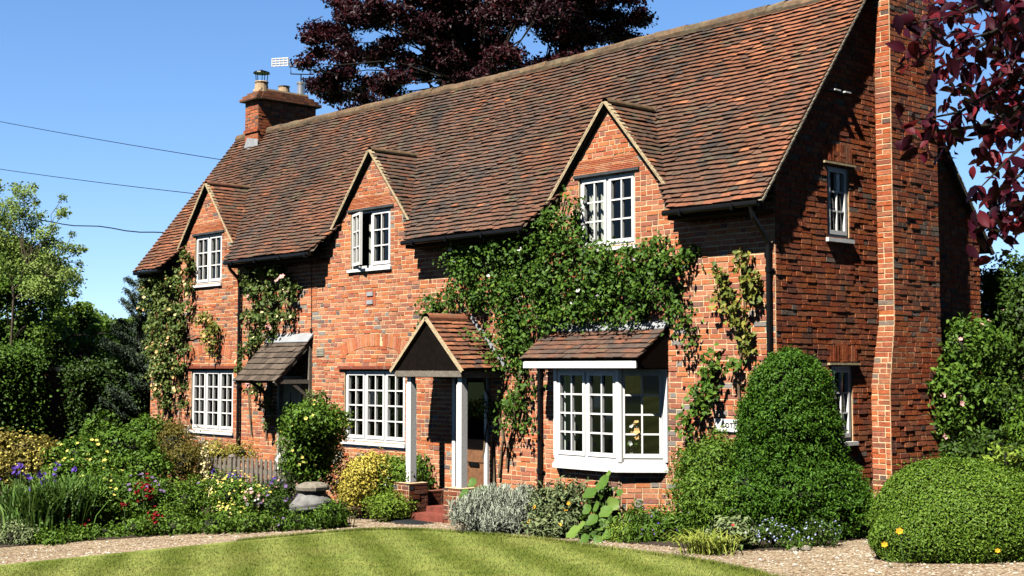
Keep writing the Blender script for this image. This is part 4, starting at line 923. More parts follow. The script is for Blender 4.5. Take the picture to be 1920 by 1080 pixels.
# ------------------------------------------------ climbers
def climber(name, label, stems, clus, dens, size, lm, fl=None, y=-.16, thick=.13, sr=.014, csig=.055, droop=.3, tmean=.45, group=None):
    """stems: pixel polylines on the wall; clus: (px, py, radius in px) foliage masses on the wall"""
    p0 = wp(*stems[0][0], -.06); root = empty(name, (p0[0], -.06, gz(p0[0])), label, 'climbing plant', group)
    mb = MB()
    for st in stems:
        pts = []
        for i in range(len(st) - 1):
            a, b = wp(*st[i], -.05), wp(*st[i + 1], -.05)
            for k in range(3): q = a + (b - a) * k / 3 + rng.normal(size=3) * np.array([.02, .012, .02]); q[1] = min(q[1], -.03); pts.append(q)
        pts.append(wp(*st[-1], -.05)); n = len(pts); mb.tube(pts, [sr * (1.3 - .8 * i / n) for i in range(n)], 5)
    Ps = []; Ns = []
    for c in clus:
        px, py, r = c[:3]; k = c[3] if len(c) > 3 else 1
        w = wp(px, py, y); d = (w - CAM) @ CF; rr = r * d / FPX; n = int(dens * rr * rr * 2500 * k) + 20
        nc = max(4, n // 16); dd = unit(rng.normal(size=(nc, 3))) * (rng.uniform(.1, 1, nc) ** .5)[:, None]
        th = min(thick * 1.6, max(thick, rr * .6)); C = w + dd * np.array([rr * 1.25, th, rr]) * rng.uniform(.75, 1.25, (nc, 1)); idx = rng.integers(0, nc, n)
        P = C[idx] + rng.normal(size=(n, 3)) * csig; P[:, 1] = np.minimum(P[:, 1], -.02)
        Ps.append(P); Ns.append(unit(np.stack([rng.normal(0, .3, n), -np.ones(n) + .2, rng.normal(.55, .35, n)], 1)))
        if r > 16 and rng.random() < .6:
            j = C[rng.integers(0, nc)]; mb.tube([w + np.array([0, .08, -rr * .6]), (w + j) / 2, j], [.006, .005, .003], 4)
    mb.build('stem', M['vine'], root)
    P = np.concatenate(Ps); N = np.concatenate(Ns); leaves('foliage', P, N, size, M[lm], root, .68, droop=droop, randn=.55, tint=rng.normal(tmean, .24, len(P)))
    if fl:
        for fm, nf, fs in fl:
            i = rng.choice(len(P), nf, replace=False); Q = P[i] + np.array([.0, -.05, .01]); Q[:, 1] = np.minimum(Q[:, 1], y - thick * .5)
            flowers('blossom', Q, np.tile([.2, -.8, .5], (nf, 1)) + rng.normal(size=(nf, 3)) * .3, fs, M[fm], root, 6)
    return root
climber('climbing_rose', 'tall climbing rose with apricot blooms covering the far left end wall',
    [[(318, 830), (312, 700), (300, 560)], [(330, 830), (345, 720), (352, 560), (350, 470)], [(300, 820), (290, 640), (275, 530)], [(300, 800), (330, 700), (305, 600), (330, 520)]],
    [(275, 535, 20), (300, 520, 24), (325, 530, 24), (290, 565, 26), (320, 575, 30), (335, 610, 24), (300, 610, 28), (315, 650, 32), (285, 655, 22), (300, 695, 26), (325, 690, 26), (305, 735, 24), (330, 725, 16, .7), (315, 765, 14, .5), (350, 480, 13), (345, 505, 14), (355, 540, 11), (348, 575, 12), (290, 705, 20), (285, 610, 20), (270, 575, 14), (345, 655, 12, .6), (340, 760, 10, .4)], 1.35, .085, 'lf_rose', [('apricot', 42, .10), ('cream', 24, .08)], thick=.16, tmean=.5)
climber('climbing_rose', 'small rose sprig with apricot blooms right of the far left climber, above the window',
    [[(335, 640), (360, 632), (385, 622), (400, 590)]], [(382, 595, 13), (395, 615, 16), (388, 632, 12), (400, 645, 9), (398, 660, 7, .6), (375, 600, 8)], 1.3, .08, 'lf_golden', [('apricot', 8, .11)], thick=.10, tmean=.3)
climber('climbing_rose', 'climbing rose with pink blooms between the left drainpipe and the canopy',
    [[(470, 820), (466, 700), (470, 600), (480, 520)], [(500, 830), (495, 740), (470, 640), (500, 560), (520, 500)], [(520, 800), (490, 720), (465, 600)], [(540, 610), (535, 560), (540, 520)]],
    [(490, 500, 20), (515, 510, 22), (465, 520, 18), (535, 530, 18), (475, 550, 24), (505, 555, 26), (540, 560, 15), (470, 590, 22), (500, 600, 26), (530, 595, 16), (475, 630, 18), (505, 625, 14), (460, 655, 13), (455, 690, 9, .7), (485, 730, 14, .8), (500, 760, 14, .8), (470, 720, 10, .6), (505, 790, 10, .6), (547, 545, 10), (598, 745, 13, .9), (585, 740, 10, .7)], 1.2, .085, 'lf_rose', [('pink', 14, .12), ('cream', 20, .07)], tmean=.42)
climber('climbing_plant', 'large dark green climber spread over the wall between porch and bay roof',
    [[(925, 905), (922, 840), (930, 780), (905, 700), (900, 620), (930, 520), (1000, 450)], [(935, 900), (945, 820), (930, 760), (960, 680), (970, 600), (1080, 520)], [(950, 880), (965, 760), (975, 700), (1000, 560), (1150, 540), (1270, 560)], [(905, 860), (915, 790), (905, 740)], [(1030, 600), (1050, 450), (1060, 370)]],
    [(850, 470, 32), (880, 500, 40), (930, 480, 42), (980, 460, 40), (1020, 440, 34), (1060, 470, 36), (1000, 520, 50), (940, 540, 46), (880, 560, 34), (840, 560, 24), (810, 580, 22), (795, 600, 14), (1060, 530, 48), (1120, 520, 44), (1180, 510, 42), (1230, 500, 36), (1262, 490, 26), (1100, 570, 44), (1160, 570, 40), (1020, 580, 46), (960, 600, 42), (1210, 550, 30), (1250, 545, 24), (1270, 580, 20), (1290, 610, 14), (1280, 480, 14), (1140, 480, 30), (1200, 475, 24), (1230, 460, 18), (1080, 595, 26), (1190, 595, 20), (1060, 410, 16), (1075, 440, 18), (1070, 380, 12), (1040, 400, 14), (950, 645, 28), (980, 640, 24), (930, 680, 19, .8), (970, 690, 22, .8), (985, 725, 14, .8), (960, 735, 15, .8), (945, 768, 18), (975, 765, 15), (915, 770, 12), (990, 800, 9), (955, 800, 12), (900, 632, 16), (1000, 660, 14), (905, 762, 8), (1110, 480, 20), (1290, 640, 8, .5)], 1.7, .072, 'lf_climb', [('whitef', 9, .075)], thick=.26, sr=.02, csig=.075, tmean=.42)
climber('vine', 'sparse yellow-green vine sprigs on the wall right of the bay, near the corner drainpipe',
    [[(1390, 800), (1385, 700), (1392, 600), (1398, 480)], [(1385, 640), (1370, 580), (1345, 520)], [(1395, 560), (1415, 520)]],
    [(1345, 515, 9), (1355, 535, 12), (1365, 560, 12), (1375, 580, 11), (1383, 605, 10), (1393, 630, 9), (1400, 650, 6), (1400, 530, 12), (1415, 520, 10), (1408, 555, 9), (1393, 480, 6), (1390, 500, 6), (1345, 560, 6)], 1.25, .095, 'lf_golden', None, thick=.10, tmean=.3, y=-.13)
climber('vine', 'dark leaved vine climbing the wall just above the white house sign',
    [[(1310, 810), (1320, 740), (1335, 670)], [(1310, 780), (1305, 720)]],
    [(1338, 668, 9), (1335, 690, 13), (1325, 715, 14), (1310, 740, 14), (1335, 740, 12), (1318, 765, 13), (1300, 765, 8), (1365, 690, 6, .6), (1380, 680, 5, .6), (1280, 790, 8, .6), (1290, 810, 10, .6), (1285, 850, 10, .5)], 1.3, .09, 'lf_climb', None, thick=.12, tmean=.55)

# ------------------------------------------------ clipped and loose shrubs by the wall
def px(cx, cy, d, r): return (at(cx, cy, d), np.array(r) * d / FPX)
c = at(1500, 860, 17.0)
YB_ = [px(1480, 742, 16.9, (76, 78, 84)), px(1480, 800, 16.9, (94, 94, 90)), px(1482, 860, 16.9, (103, 100, 100)), px(1498, 925, 16.8, (126, 114, 98)), px(1420, 940, 16.9, (100, 96, 80)), px(1545, 960, 16.6, (98, 96, 66))]
shrub('yew_topiary', 'big cone-shaped dark green clipped yew at the house corner', 'shrub', YB_, [24000, 28000, 30000, 32000, 17000, 13000], .045, M['lf_yew'], asp=.45, corek=.80, shell=.88, lump=.04, csig=.035, zmin=.02, randn=.9, base=(c[0], c[1], gz(c[0])))
shrub('loose_shrub', 'loose mid green shrub left of the clipped yew, below the name sign', 'shrub', [px(1335, 890, 17.2, (60, 56, 66)), px(1318, 935, 17.0, (52, 52, 50)), px(1372, 880, 17.3, (46, 46, 46)), px(1350, 950, 16.8, (70, 56, 52))], [11000, 6500, 6000, 6500], .05, M['lf_green'], asp=.42, corek=.66, shell=.74, lump=.16, csig=.06, tmean=.62)
c = at(1800, 960, 14.2)
shrub('box_bush', 'rounded clipped light green box bush in the lower right corner', 'shrub', [px(1806, 985, 14.2, (176, 165, 124)), px(1750, 1010, 14.0, (118, 118, 78)), px(1905, 1000, 14.1, (105, 130, 100))], [80000, 24000, 18000], .034, M['lf_box'], asp=.5, clump=False, corek=.9, shell=.93, lump=.035, zmin=.01, randn=.55, base=(c[0], c[1], gz(c[0])))
for i, (x, y, lab) in enumerate(((1687, 998, 'yellow poppy higher up on the left of the clipped box bush'), (1659, 1023, 'yellow poppy low at the left foot of the clipped box bush'), (1871, 1034, 'yellow poppy on the right side of the clipped box bush'))):
    p = at(x, y, 13.15); r_ = empty('poppy', (p[0], p[1], gz(p[0])), lab, 'flower', 'yellow poppies by the box bush')
    mb = MB(); mb.tube([(p[0] + .03, p[1] + .05, gz(p[0])), (p[0] + .01, p[1] + .01, (p[2] + gz(p[0])) / 2), tuple(p)], .004, 5); mb.build('stem', M['stem'], r_)
    flowers('blossom', np.array([p]), np.array([[.3, -.7, .6]]), .075, M['orange'], r_, 6, .5)
B3 = [px(588, 790, 22.2, (58, 56, 36)), px(570, 830, 22.2, (38, 40, 50)), px(600, 860, 22.4, (44, 40, 60)), px(560, 870, 22.2, (28, 30, 40)), px(625, 800, 22.2, (28, 28, 26))]
shrub('rose_bush', 'tall round-topped bush dotted with small yellow flowers beside the picket fence', 'shrub', B3, [4200, 2600, 2600, 1200, 900], .065, M['lf_green'], corek=.6, fl=[('yellowf', 14, .065, -.2)], tmean=.5)
shrub('golden_shrub', 'bright yellow shrub under the middle window', 'shrub', [px(682, 900, 22.2, (42, 40, 40)), px(700, 882, 22.3, (36, 36, 26)), px(665, 925, 22.1, (24, 24, 24))], [9000, 5000, 2600], .05, M['lf_yellow'], corek=.5, tmean=.6, randn=.5)
shrub('green_shrub', 'light green shrub right of the bright yellow shrub, behind the left porch pier', 'shrub', [px(742, 895, 22.3, (44, 40, 40)), px(725, 915, 22.2, (34, 34, 30))], [6000, 3000], .05, M['lf_green'], corek=.55, tmean=.8, fl=[('whitef', 5, .05, -.3)])
shrub('low_shrub', 'low lime green shrub touching the foot of the left porch pier', 'shrub', [px(733, 948, 21.6, (38, 34, 24)), px(708, 948, 21.7, (18, 20, 16))], [2400, 600], .045, M['lf_lime'], corek=.5, tmean=.3)
shrub('dark_shrub', 'dark green shrub behind the white left porch post', 'shrub', [px(798, 888, 22.9, (28, 16, 38)), px(815, 905, 22.9, (18, 12, 22))], [1500, 600], .07, M['lf_climb'], corek=.5, tmean=.4)
SA = [px(885, 968, 18.9, (38, 38, 34)), px(930, 955, 19.1, (42, 40, 38)), px(965, 968, 18.9, (38, 36, 36)), px(940, 985, 18.6, (40, 36, 22)), px(985, 945, 19.3, (20, 22, 26))]
root = shrub('santolina', 'silver grey mounded bush beside the path, right of the porch', 'shrub', SA, [2600] * 4 + [900], .05, M['lf_grey'], asp=.22, corek=.6, csig=.05, shell=.7)
P, N = cat([blob(c_, r_, 1400, .8) for c_, r_ in SA]); P = P[P[:, 2] > gzn(P[:, 0]) + .1]
blades('foliage_tips', P, .12, .010, M['lf_grey'], root, .5, .2)
GL = [px(888, 935, 19.6, (26, 24, 20)), px(910, 925, 19.7, (16, 16, 14))]
def bigleaf(name, label, spots, size, mat, group=None):
    """a plant of a few large round leaves on stalks; spots in pixels with a distance"""
    b0 = at(*spots[0][:2], spots[0][2]); root = empty(name, (b0[0], b0[1], gz(b0[0])), label, 'plant', group); mb = MB(); P = []; Sz = []
    for (x, y, d, s) in spots:
        p = at(x, y, d); P.append(p); Sz.append(s); mb.tube([(b0[0] + rng.normal() * .05, b0[1] + .05, gz(b0[0])), ((p[0] + b0[0]) / 2, p[1] + .06, (p[2] + gz(b0[0])) / 2 + .05), tuple(p + np.array([0, .02, -.01]))], [.009, .005], 5) if False else mb.tube([(b0[0] + rng.normal() * .05, b0[1] + .05, gz(b0[0])), ((p[0] + b0[0]) / 2, p[1] + .06, (p[2] + gz(b0[0])) / 2 + .05), tuple(p + np.array([0, .02, -.01]))], [.010, .007, .004], 5)
    mb.build('stem', M['stem'], root); V = []; F = []; T_ = []
    for p, s in zip(P, Sz):
        n = unit(np.array([rng.normal(.1, .35), -1.0 + rng.normal() * .2, .9 + rng.normal() * .3])); u = unit(np.cross(n, [0, 0, 1.])); v = np.cross(n, u); b = len(V); V.append(p - n * s * .06); k = 11
        for i in range(k): a = 2 * PI * i / k; r_ = s * .5 * (1 + .10 * math.cos(5 * a)) * (.55 if i == 0 else 1); V.append(p + (u * math.cos(a) + v * math.sin(a)) * r_ + n * s * (.05 + rng.normal() * .03))
        for i in range(k): F.append([b, b + 1 + i, b + 1 + (i + 1) % k]); T_.append(.5 + rng.normal() * .0)
        t0 = rng.uniform(.1, 1); T_[-k:] = [min(1, max(0, t0 + rng.normal() * .08)) for _ in range(k)]
    npmesh('leaf_cluster', np.array(V), np.array(F), mat, root, np.array(T_)); return root
bigleaf('hollyhock', 'young hollyhock with broad green leaves at the right porch pier', [(890, 935, 19.4, .2), (870, 925, 19.4, .17), (905, 920, 19.6, .2), (915, 940, 19.3, .18), (885, 905, 19.7, .16), (925, 925, 19.5, .16), (900, 945, 19.2, .17), (862, 940, 19.3, .13), (893, 925, 19.8, .22), (880, 950, 19.3, .15), (868, 948, 19.3, .13)], .2, M['lf_holly'])
bigleaf('hollyhock', 'tall hollyhock with large round leaves below the bay window', [(1130, 905, 17.6, .24), (1105, 925, 17.6, .22), (1148, 945, 17.5, .19), (1135, 960, 17.4, .21), (1110, 975, 17.2, .19), (1128, 985, 17.2, .22), (1075, 998, 17.0, .22), (1140, 1000, 17.0, .19), (1095, 1012, 16.9, .17), (1120, 1015, 16.8, .16), (1150, 975, 17.3, .16), (1118, 950, 17.5, .16), (1160, 925, 17.7, .14), (1140, 925, 17.8, .18), (1100, 955, 17.5, .15), (1118, 1000, 17.2, .18), (1090, 985, 17.1, .14), (1140, 890, 17.8, .13)], .2, M['lf_holly'])
shrub('leafy_plant', 'dark leafy clump behind the tall hollyhock below the bay', 'plant', [px(1130, 960, 17.8, (36, 20, 46)), px(1125, 1000, 17.3, (34, 24, 20))], [700, 500], .09, M['lf_dark'], corek=.4, tmean=.5)
shrub('phlomis', 'sage green bush with a few yellow flowers between silver bush and hollyhock', 'shrub', [px(1035, 955, 18.2, (36, 34, 46)), px(1075, 945, 18.2, (28, 28, 42)), px(1045, 990, 17.8, (38, 34, 24)), px(1015, 985, 18.0, (22, 24, 22))], [1500, 1000, 1300, 600], .085, M['lf_sage'], asp=.35, corek=.45, fl=[('orange', 4, .09, -.5)])
def clumpy(name, label, spots, dens, size, lm, fl=None, asp=.4, bl=None, cat_='plant', group=None, corek=.4, tmean=.45, droop=.2):
    r_ = shrub(name, label, cat_, spots, dens, size, M[lm], group, asp=asp, corek=corek, fl=fl, tmean=tmean, droop=droop)
    if bl:
        n, ln_, wd, bm = bl; c_, rr = spots[0]; P = np.stack([c_[0] + rng.normal(0, rr[0] * .55, n), c_[1] + rng.normal(0, rr[1] * .55, n)], 1); P = np.column_stack([P, gzn(P[:, 0])])
        blades('strap_leaves', P, ln_, wd, M[bm], r_)
    return r_
clumpy('geranium', 'dark leafy plant with small purple flowers right of the hollyhock', [px(1215, 985, 17.2, (46, 40, 34)), px(1265, 1000, 16.8, (46, 38, 32)), px(1300, 975, 17.0, (36, 36, 30)), px(1200, 1010, 16.8, (24, 24, 20))], [1500, 1600, 1000, 500], .08, 'lf_green', [('violet', 16, .035, -.6), ('mauve', 10, .035, -.6)], .3, (250, .35, .022, 'blade'))
clumpy('lime_foliage_plant', 'short lime green foliage at the foot of the hollyhock, by the gravel', [px(1165, 1000, 16.9, (22, 22, 22))], [700], .045, 'lf_lime', corek=.3, tmean=.4)
tuft = empty('grass_tuft', (1.0, -2.3, gz(1.0)), 'arching yellow-green grass tuft spilling onto the gravel below the yew', 'plant')
tp = at(1325, 1040, 15.1); P = np.column_stack([tp[0] + rng.normal(0, .16, 220), tp[1] + rng.normal(0, .07, 220)]); P = np.column_stack([P, gzn(P[:, 0])]); blades('strap_leaves', P, .30, .014, M['blade_lime'], tuft, .9, 1.0)
clumpy('tulip_clump', 'pink and red flowers with pale pointed leaves before the yew', [px(1375, 1005, 15.5, (40, 34, 28)), px(1345, 1020, 15.4, (26, 22, 18))], [700, 350], .09, 'lf_sage', [('whitef', 5, .05, -.5), ('scarlet', 3, .06, -.4)], .4, (50, .3, .03, 'blade'))
for (x, y, rr, nf, lab) in ((1450, 1005, (48, 34, 28), 150, 'patch of pale blue forget-me-nots at the foot of the yew, nearer the pink flowers'), (1540, 1000, (34, 30, 24), 110, 'patch of pale blue forget-me-nots at the foot of the yew, nearer the box bush')):
    clumpy('forget_me_not', lab, [px(x, y, 15.5, rr)], [900], .04, 'lf_dark', [('bluef', nf, .022, -.6)], .5, group='forget-me-not patches', tmean=.6)
shrub('small_plant', 'small green plant just right of the house corner shrubs, on the gravel edge', 'plant', [px(1490, 1018, 15.2, (20, 18, 10))], [300], .035, M['lf_green'], corek=.3, tmean=.5)
for i, (x, y, s, lab) in enumerate(((1490, 1024, .05, 'left one of two pale stones edging the bed below the yew'), (1512, 1022, .06, 'right one of two pale stones edging the bed below the yew'))):
    p = at(x, y, 15.1); mb = MB(); mb.lathe((p[0], p[1], gz(p[0]) - .01), [(s * .6, 0), (s, s * .4), (s * .8, s * .9), (s * .3, s * 1.15)], 9); tag(mb.build('edging_stone', M['stone']), lab, 'stone', 'edging stones')

# curtains and things inside the windows
def curtain(fr, u0, u1, d, z0, z1, label):
    mb = MB(); n = 22; pts = [(u0 + (u1 - u0) * i / n, d + .022 * math.sin(i * 1.9)) for i in range(n + 1)]
    for i in range(n): mb.quad(fr(*pts[i], z0), fr(*pts[i + 1], z0), fr(*pts[i + 1], z1), fr(*pts[i], z1))
    o = mb.build('curtain', M['curtain'], None, True); tag(o, label, 'curtain', 'curtains')
curtain(FRONT, -3.6, -3.18, -.17, 3.8, 4.88, 'pale curtain behind the left light of the right dormer window')
curtain(FRONT, -9.3, -9.02, -.17, 3.8, 4.88, 'pale curtain in the open middle dormer window')
curtain(FRONT, -3.98, -3.62, .15, .67, 1.98, 'pale curtain behind the left light of the bay window')
curtain(GABLE, 1.35, 1.58, -.2, 3.8, 4.8, 'pale curtain in the narrow upper gable window')
vs = empty('flower_vase', (-2.42, -.22, .67), 'glass-green vase of orange and white flowers inside the bay window', 'vase')
vm_ = MB(); vm_.lathe((-2.42, -.22, .67), [(.06, 0), (.08, .1), (.05, .2), (.06, .24)], 12); vm_.build('vase', M['stone'], vs)
P, N = blob((-2.40, -.22, 1.05), (.2, .12, .17), 14, .7); flowers('blossom', P, N + np.array([0, -1, 0]), .09, M['apricot'], vs); P, N = blob((-2.40, -.22, 1.05), (.2, .12, .17), 10, .7); flowers('white_blossom', P, N + np.array([0, -1, 0]), .08, M['whitef'], vs)
P, N = blob((-2.40, -.22, .98), (.2, .12, .17), 120, .4); leaves('foliage', P, N, .06, M['lf_green'], vs)
pt = empty('white_urn', (-11.55, -.45, gz(-11.5)), 'white planter half hidden in leaves beside the left door', 'planter')
pm_ = MB(); pc = at(534, 868, 25.2); pm_.lathe((pc[0], pc[1], gz(pc[0])), [(.14, 0), (.12, .1), (.10, .3), (.2, .55), (.22, .62), (.2, .64)], 14); pm_.build('bowl', M['white'], pt)
P, N = blob((pc[0], pc[1], gz(pc[0]) + .78), (.2, .18, .2), 60, .4); flowers('blossom', P, N, .10, M['whitef'], pt)

# ================================================================== picket fence and gate, stone ornament
fy = -1.55
fe = empty('picket_fence', (-12.6, fy, gz(-12.6)), 'weathered grey picket fence with pointed pales, left of the gate', 'fence')
def pale(mb, x, y, z0, z1, w=.09):
    mb.hexa([(x - w / 2, y - .01, z0), (x + w / 2, y - .01, z0), (x + w / 2, y + .01, z0), (x - w / 2, y + .01, z0), (x - w / 2, y - .01, z1 - .06), (x + w / 2, y - .01, z1 - .06), (x + w / 2, y + .01, z1 - .06), (x - w / 2, y + .01, z1 - .06)])
    mb.poly([(x - w / 2, y - .01, z1 - .06), (x + w / 2, y - .01, z1 - .06), (x + w * .25, y - .01, z1 - .015), (x, y - .01, z1), (x - w * .25, y - .01, z1 - .015)]); mb.poly([(x + w / 2, y + .01, z1 - .06), (x - w / 2, y + .01, z1 - .06), (x, y + .01, z1)])
    mb.quad((x + w / 2, y - .01, z1 - .06), (x + w / 2, y + .01, z1 - .06), (x, y + .01, z1), (x, y - .01, z1))
ft_ = .36; xs0 = wp(372, 870, fy)[0]; xg = wp(432, 870, fy)[0]; xe = wp(541, 870, fy)[0]
x = xs0; mb = MB()
while x < xg - .1: pale(mb, x, fy, gz(x), ft_ - .03 + rng.normal() * .008); x += .165
mb.build('pales', M['wood_grey'], fe); mb = MB(); mb.box(xs0 - .05, xg - .07, fy + .011, fy + .05, .12, .19); mb.box(xs0 - .05, xg - .07, fy + .011, fy + .05, -.28, -.2); mb.build('rail', M['wood_grey'], fe)
mb = MB(); mb.box(xg - .06, xg + .08, fy - .03, fy + .09, gz(xg) - .05, ft_ + .0); mb.lathe((xg + .01, fy + .03, ft_), [(.08, 0), (.06, .03), (.0, .05)], 10); mb.build('post', M['wood_grey'], fe)
ga = empty('picket_gate', ((xg + xe) / 2, fy, gz(-10)), 'weathered grey picket gate beside the round-topped bush', 'gate'); mb = MB(); x = xg + .16
while x < xe: pale(mb, x, fy - .005, gz(x) + .05, ft_ + .02 + rng.normal() * .008, .088); x += .155
mb.build('pales', M['wood_grey'], ga); mb = MB(); mb.box(xg + .09, xe, fy + .006, fy + .04, .10, .18); mb.box(xg + .09, xe, fy + .006, fy + .04, -.3, -.22); mb.bar((xg + .12, fy + .05, -.28), (xe - .05, fy + .05, .14), .03, .07); mb.build('brace', M['wood_grey'], ga)
sp = at(586, 930, 21.0); so = empty('stone_ornament', (sp[0], sp[1], gz(sp[0])), 'mossy octagonal stone cap on a tilted moulded stone drum in the bed', 'ornament')
k_ = 21.0 / FPX; zt = lambda y: CAM[2] - (y - 690) * k_
mb = MB(); mb.lathe((sp[0], sp[1], 0), [(.22, gz(sp[0]) - .02), (.19, zt(962))], 14); mb.build('base', M['stone_dk'], so)
mb = MB(); b0 = zt(962); mb.lathe((sp[0] - .03, sp[1], b0), [(.22, 0), (.30, .03), (.33, .07), (.35, .10), (.33, .115), (.35, .13), (.34, .17), (.27, .25), (.22, .30), (.20, .34)], 26, tilt=(.10, .05)); mb.build('drum', M['stone_dk'], so, True)
mb = MB(); b1 = zt(919); mb.lathe((sp[0], sp[1], b1), [(.20, -.06), (.22, .0), (.265, .01), (.272, .06), (.255, .085), (.15, .125), (.02, .13)], 8); mb.build('cap', M['stone'], so)

# ================================================================== left flower bed
def bp(x, y, d, rx, ry, rz=None): return px(x, y, d, (rx, rx if rz is None else ry, rz if rz is not None else ry))
shrub('golden_variegated_shrub', 'yellow and green variegated shrub at the far left edge of the bed', 'shrub', [bp(45, 850, 24, 62, 40), bp(20, 885, 23.5, 50, 34), bp(85, 875, 23.5, 40, 34), bp(-30, 860, 24, 60, 50)], [2600, 2200, 1600, 1500], .075, M['lf_olive'], corek=.5, tmean=.6, fl=[('yellowf', 150, .042, -.4)])
shrub('variegated_shrub', 'dark green shrub with scattered gold leaves, second from the left edge', 'shrub', [bp(150, 858, 23.6, 52, 36), bp(125, 895, 23, 44, 34), bp(185, 890, 23, 36, 30)], [2600, 2000, 1400], .08, M['lf_green'], corek=.55, tmean=.4, fl=[('yellowf', 45, .075, -.2)])
shrub('bushy_shrub', 'wide mid green bush in the middle of the left bed, below the garden wall', 'shrub', [bp(230, 850, 24, 62, 46), bp(275, 830, 25, 56, 46), bp(215, 890, 23.2, 54, 36), bp(270, 885, 23.4, 50, 36)], [4200, 3600, 2600, 2400], .075, M['lf_green'], corek=.6, tmean=.42)
shrub('bronze_shrub', 'olive and bronze tinted shrub beneath the far left climbing rose', 'shrub', [bp(325, 840, 24.8, 52, 46), bp(345, 870, 24.2, 40, 40), bp(305, 820, 25.4, 44, 32)], [3800, 2600, 1800], .06, M['lf_olive'], asp=.35, corek=.55, tmean=.5)
shrub('golden_hedge_shrub', 'low golden shrub under the far left window, behind the fence', 'shrub', [bp(405, 855, 26.2, 40, 26), bp(450, 850, 26.4, 26, 16), bp(385, 880, 26, 34, 28)], [2200, 900, 1200], .06, M['lf_golden'], corek=.5, tmean=.75, asp=.4)
fx = empty('foxglove', at(385, 930, 23.2) * [1, 1, 0] + [0, 0, -.5], 'white flowered spire standing in front of the fence', 'flower'); c_ = at(385, 868, 23.2); mb = MB(); mb.tube([(c_[0], c_[1], -.5), (c_[0], c_[1], c_[2] + .42)], .008, 5); mb.build('stem', M['stem'], fx)
P = np.column_stack([c_[0] + rng.normal(0, .035, 120), c_[1] + rng.normal(0, .035, 120), c_[2] + rng.uniform(-.4, .4, 120)]); flowers('blossom', P, rng.normal(size=(120, 3)) * [1, 1, .2] + [.2, -.6, -.1], .05, M['cream'], fx, 5, .5)
def irises(name, label, cx, cy, d, w, n, nf, ln=.85, group=None, fh=.95, heads=None):
    c_ = at(cx, cy, d); r_ = empty(name, (c_[0], c_[1], gz(c_[0])), label, 'flower', group)
    P = np.column_stack([c_[0] + rng.normal(0, w, n), c_[1] + rng.normal(0, w, n)]); P = np.column_stack([P, gzn(P[:, 0])]); blades('strap_leaves', P, ln, .024, M['blade'], r_, .35, .5)
    mb = MB(); Q = []
    for k in range(nf):
        x, y = c_[0] + rng.normal(0, w * .8), c_[1] + rng.normal(0, w * .8); g0 = gz(x); top = np.array([x + rng.normal() * .05, y, g0 + fh * rng.uniform(.85, 1.08)]); mb.tube([(x, y, g0), tuple(top)], .006, 4); Q += [top + rng.normal(size=3) * .025 for _ in range(3)] + [top - [0, 0, .06] + rng.normal(size=3) * .03]
    mb.build('stem', M['stem'], r_); Q = np.array(Q); flowers('blossom', Q, rng.normal(size=Q.shape) * .6 + [.1, -.5, .6], .085, M['violet'], r_, 6, .45)
irises('iris_clump', 'tall violet irises with strap leaves in the leftmost part of the bed', 45, 990, 19.6, .24, 420, 9, .85, 'violet irises', .98)
irises('iris_clump', 'strap-leaved iris clump with few blooms, second from the left edge', 105, 985, 20.0, .20, 420, 2, .95, 'violet irises', 1.02)
irises('iris_clump', 'violet irises in front of the picket gate post', 436, 925, 23.4, .13, 110, 8, .45, 'violet irises', .62)
irises('iris_clump', 'violet irises in front of the right end of the picket gate', 520, 930, 22.8, .10, 80, 5, .4, 'violet irises', .58)
clumpy('leafy_perennial', 'dense green perennial clump between the strap leaves and the dark red peonies', [bp(175, 955, 20.6, 50, 40), bp(160, 925, 21.4, 40, 30), bp(215, 940, 21.0, 40, 34), bp(195, 905, 22, 44, 26)], [2000, 1400, 1500, 1200], .075, 'lf_green', corek=.55, fl=[('yellowf', 8, .06, -.1)])
clumpy('leafy_perennial', 'green perennial clump with mauve flowers in the middle of the bed', [bp(265, 945, 21, 52, 42), bp(255, 915, 21.8, 44, 26), bp(300, 935, 21.2, 30, 30)], [2400, 1300, 1000], .075, 'lf_green', [('mauve', 26, .075, .0)], corek=.55)
clumpy('leafy_perennial', 'bright mid green perennial mound left of the yellow flowered shrub', [bp(345, 950, 21.2, 50, 44), bp(365, 925, 21.6, 40, 28), bp(320, 975, 20.6, 36, 28)], [2600, 1400, 1200], .06, 'lf_green', [('mauve', 8, .06, .0)], corek=.55, tmean=.65)
shrub('yellow_flowered_shrub', 'shrub covered with small yellow flowers in front of the picket gate', 'shrub', [bp(440, 930, 21.6, 48, 38), bp(475, 950, 21.4, 44, 36), bp(405, 920, 22, 38, 28), bp(430, 970, 21, 36, 26)], [2000, 1800, 1100, 1000], .055, M['lf_green'], corek=.55, tmean=.55, fl=[('yellowf', 120, .046, -.4), ('cream', 30, .04, -.4)])
clumpy('flowering_perennial', 'purple and pink flowered plants just left of the stone ornament', [bp(535, 915, 21.9, 26, 24), bp(500, 935, 21.6, 30, 26), bp(515, 955, 21.2, 34, 26)], [800, 800, 900], .06, 'lf_dark', [('mauve', 16, .065, -.2), ('pink', 6, .06, -.35)], corek=.5)
clumpy('flowering_perennial', 'pink and white flowering plant in front of the right half of the gate', [bp(475, 932, 21.0, 16, 16)], [260], .05, 'lf_green', [('pink', 14, .06, -.4), ('whitef', 8, .05, -.4)], corek=.4)
clumpy('low_perennial', 'low green plant at the right foot of the stone ornament', [bp(625, 962, 20.7, 24, 22), bp(605, 975, 20.5, 20, 16)], [900, 500], .07, 'lf_green', None, .3, corek=.45, bl=(60, .3, .02, 'blade'))
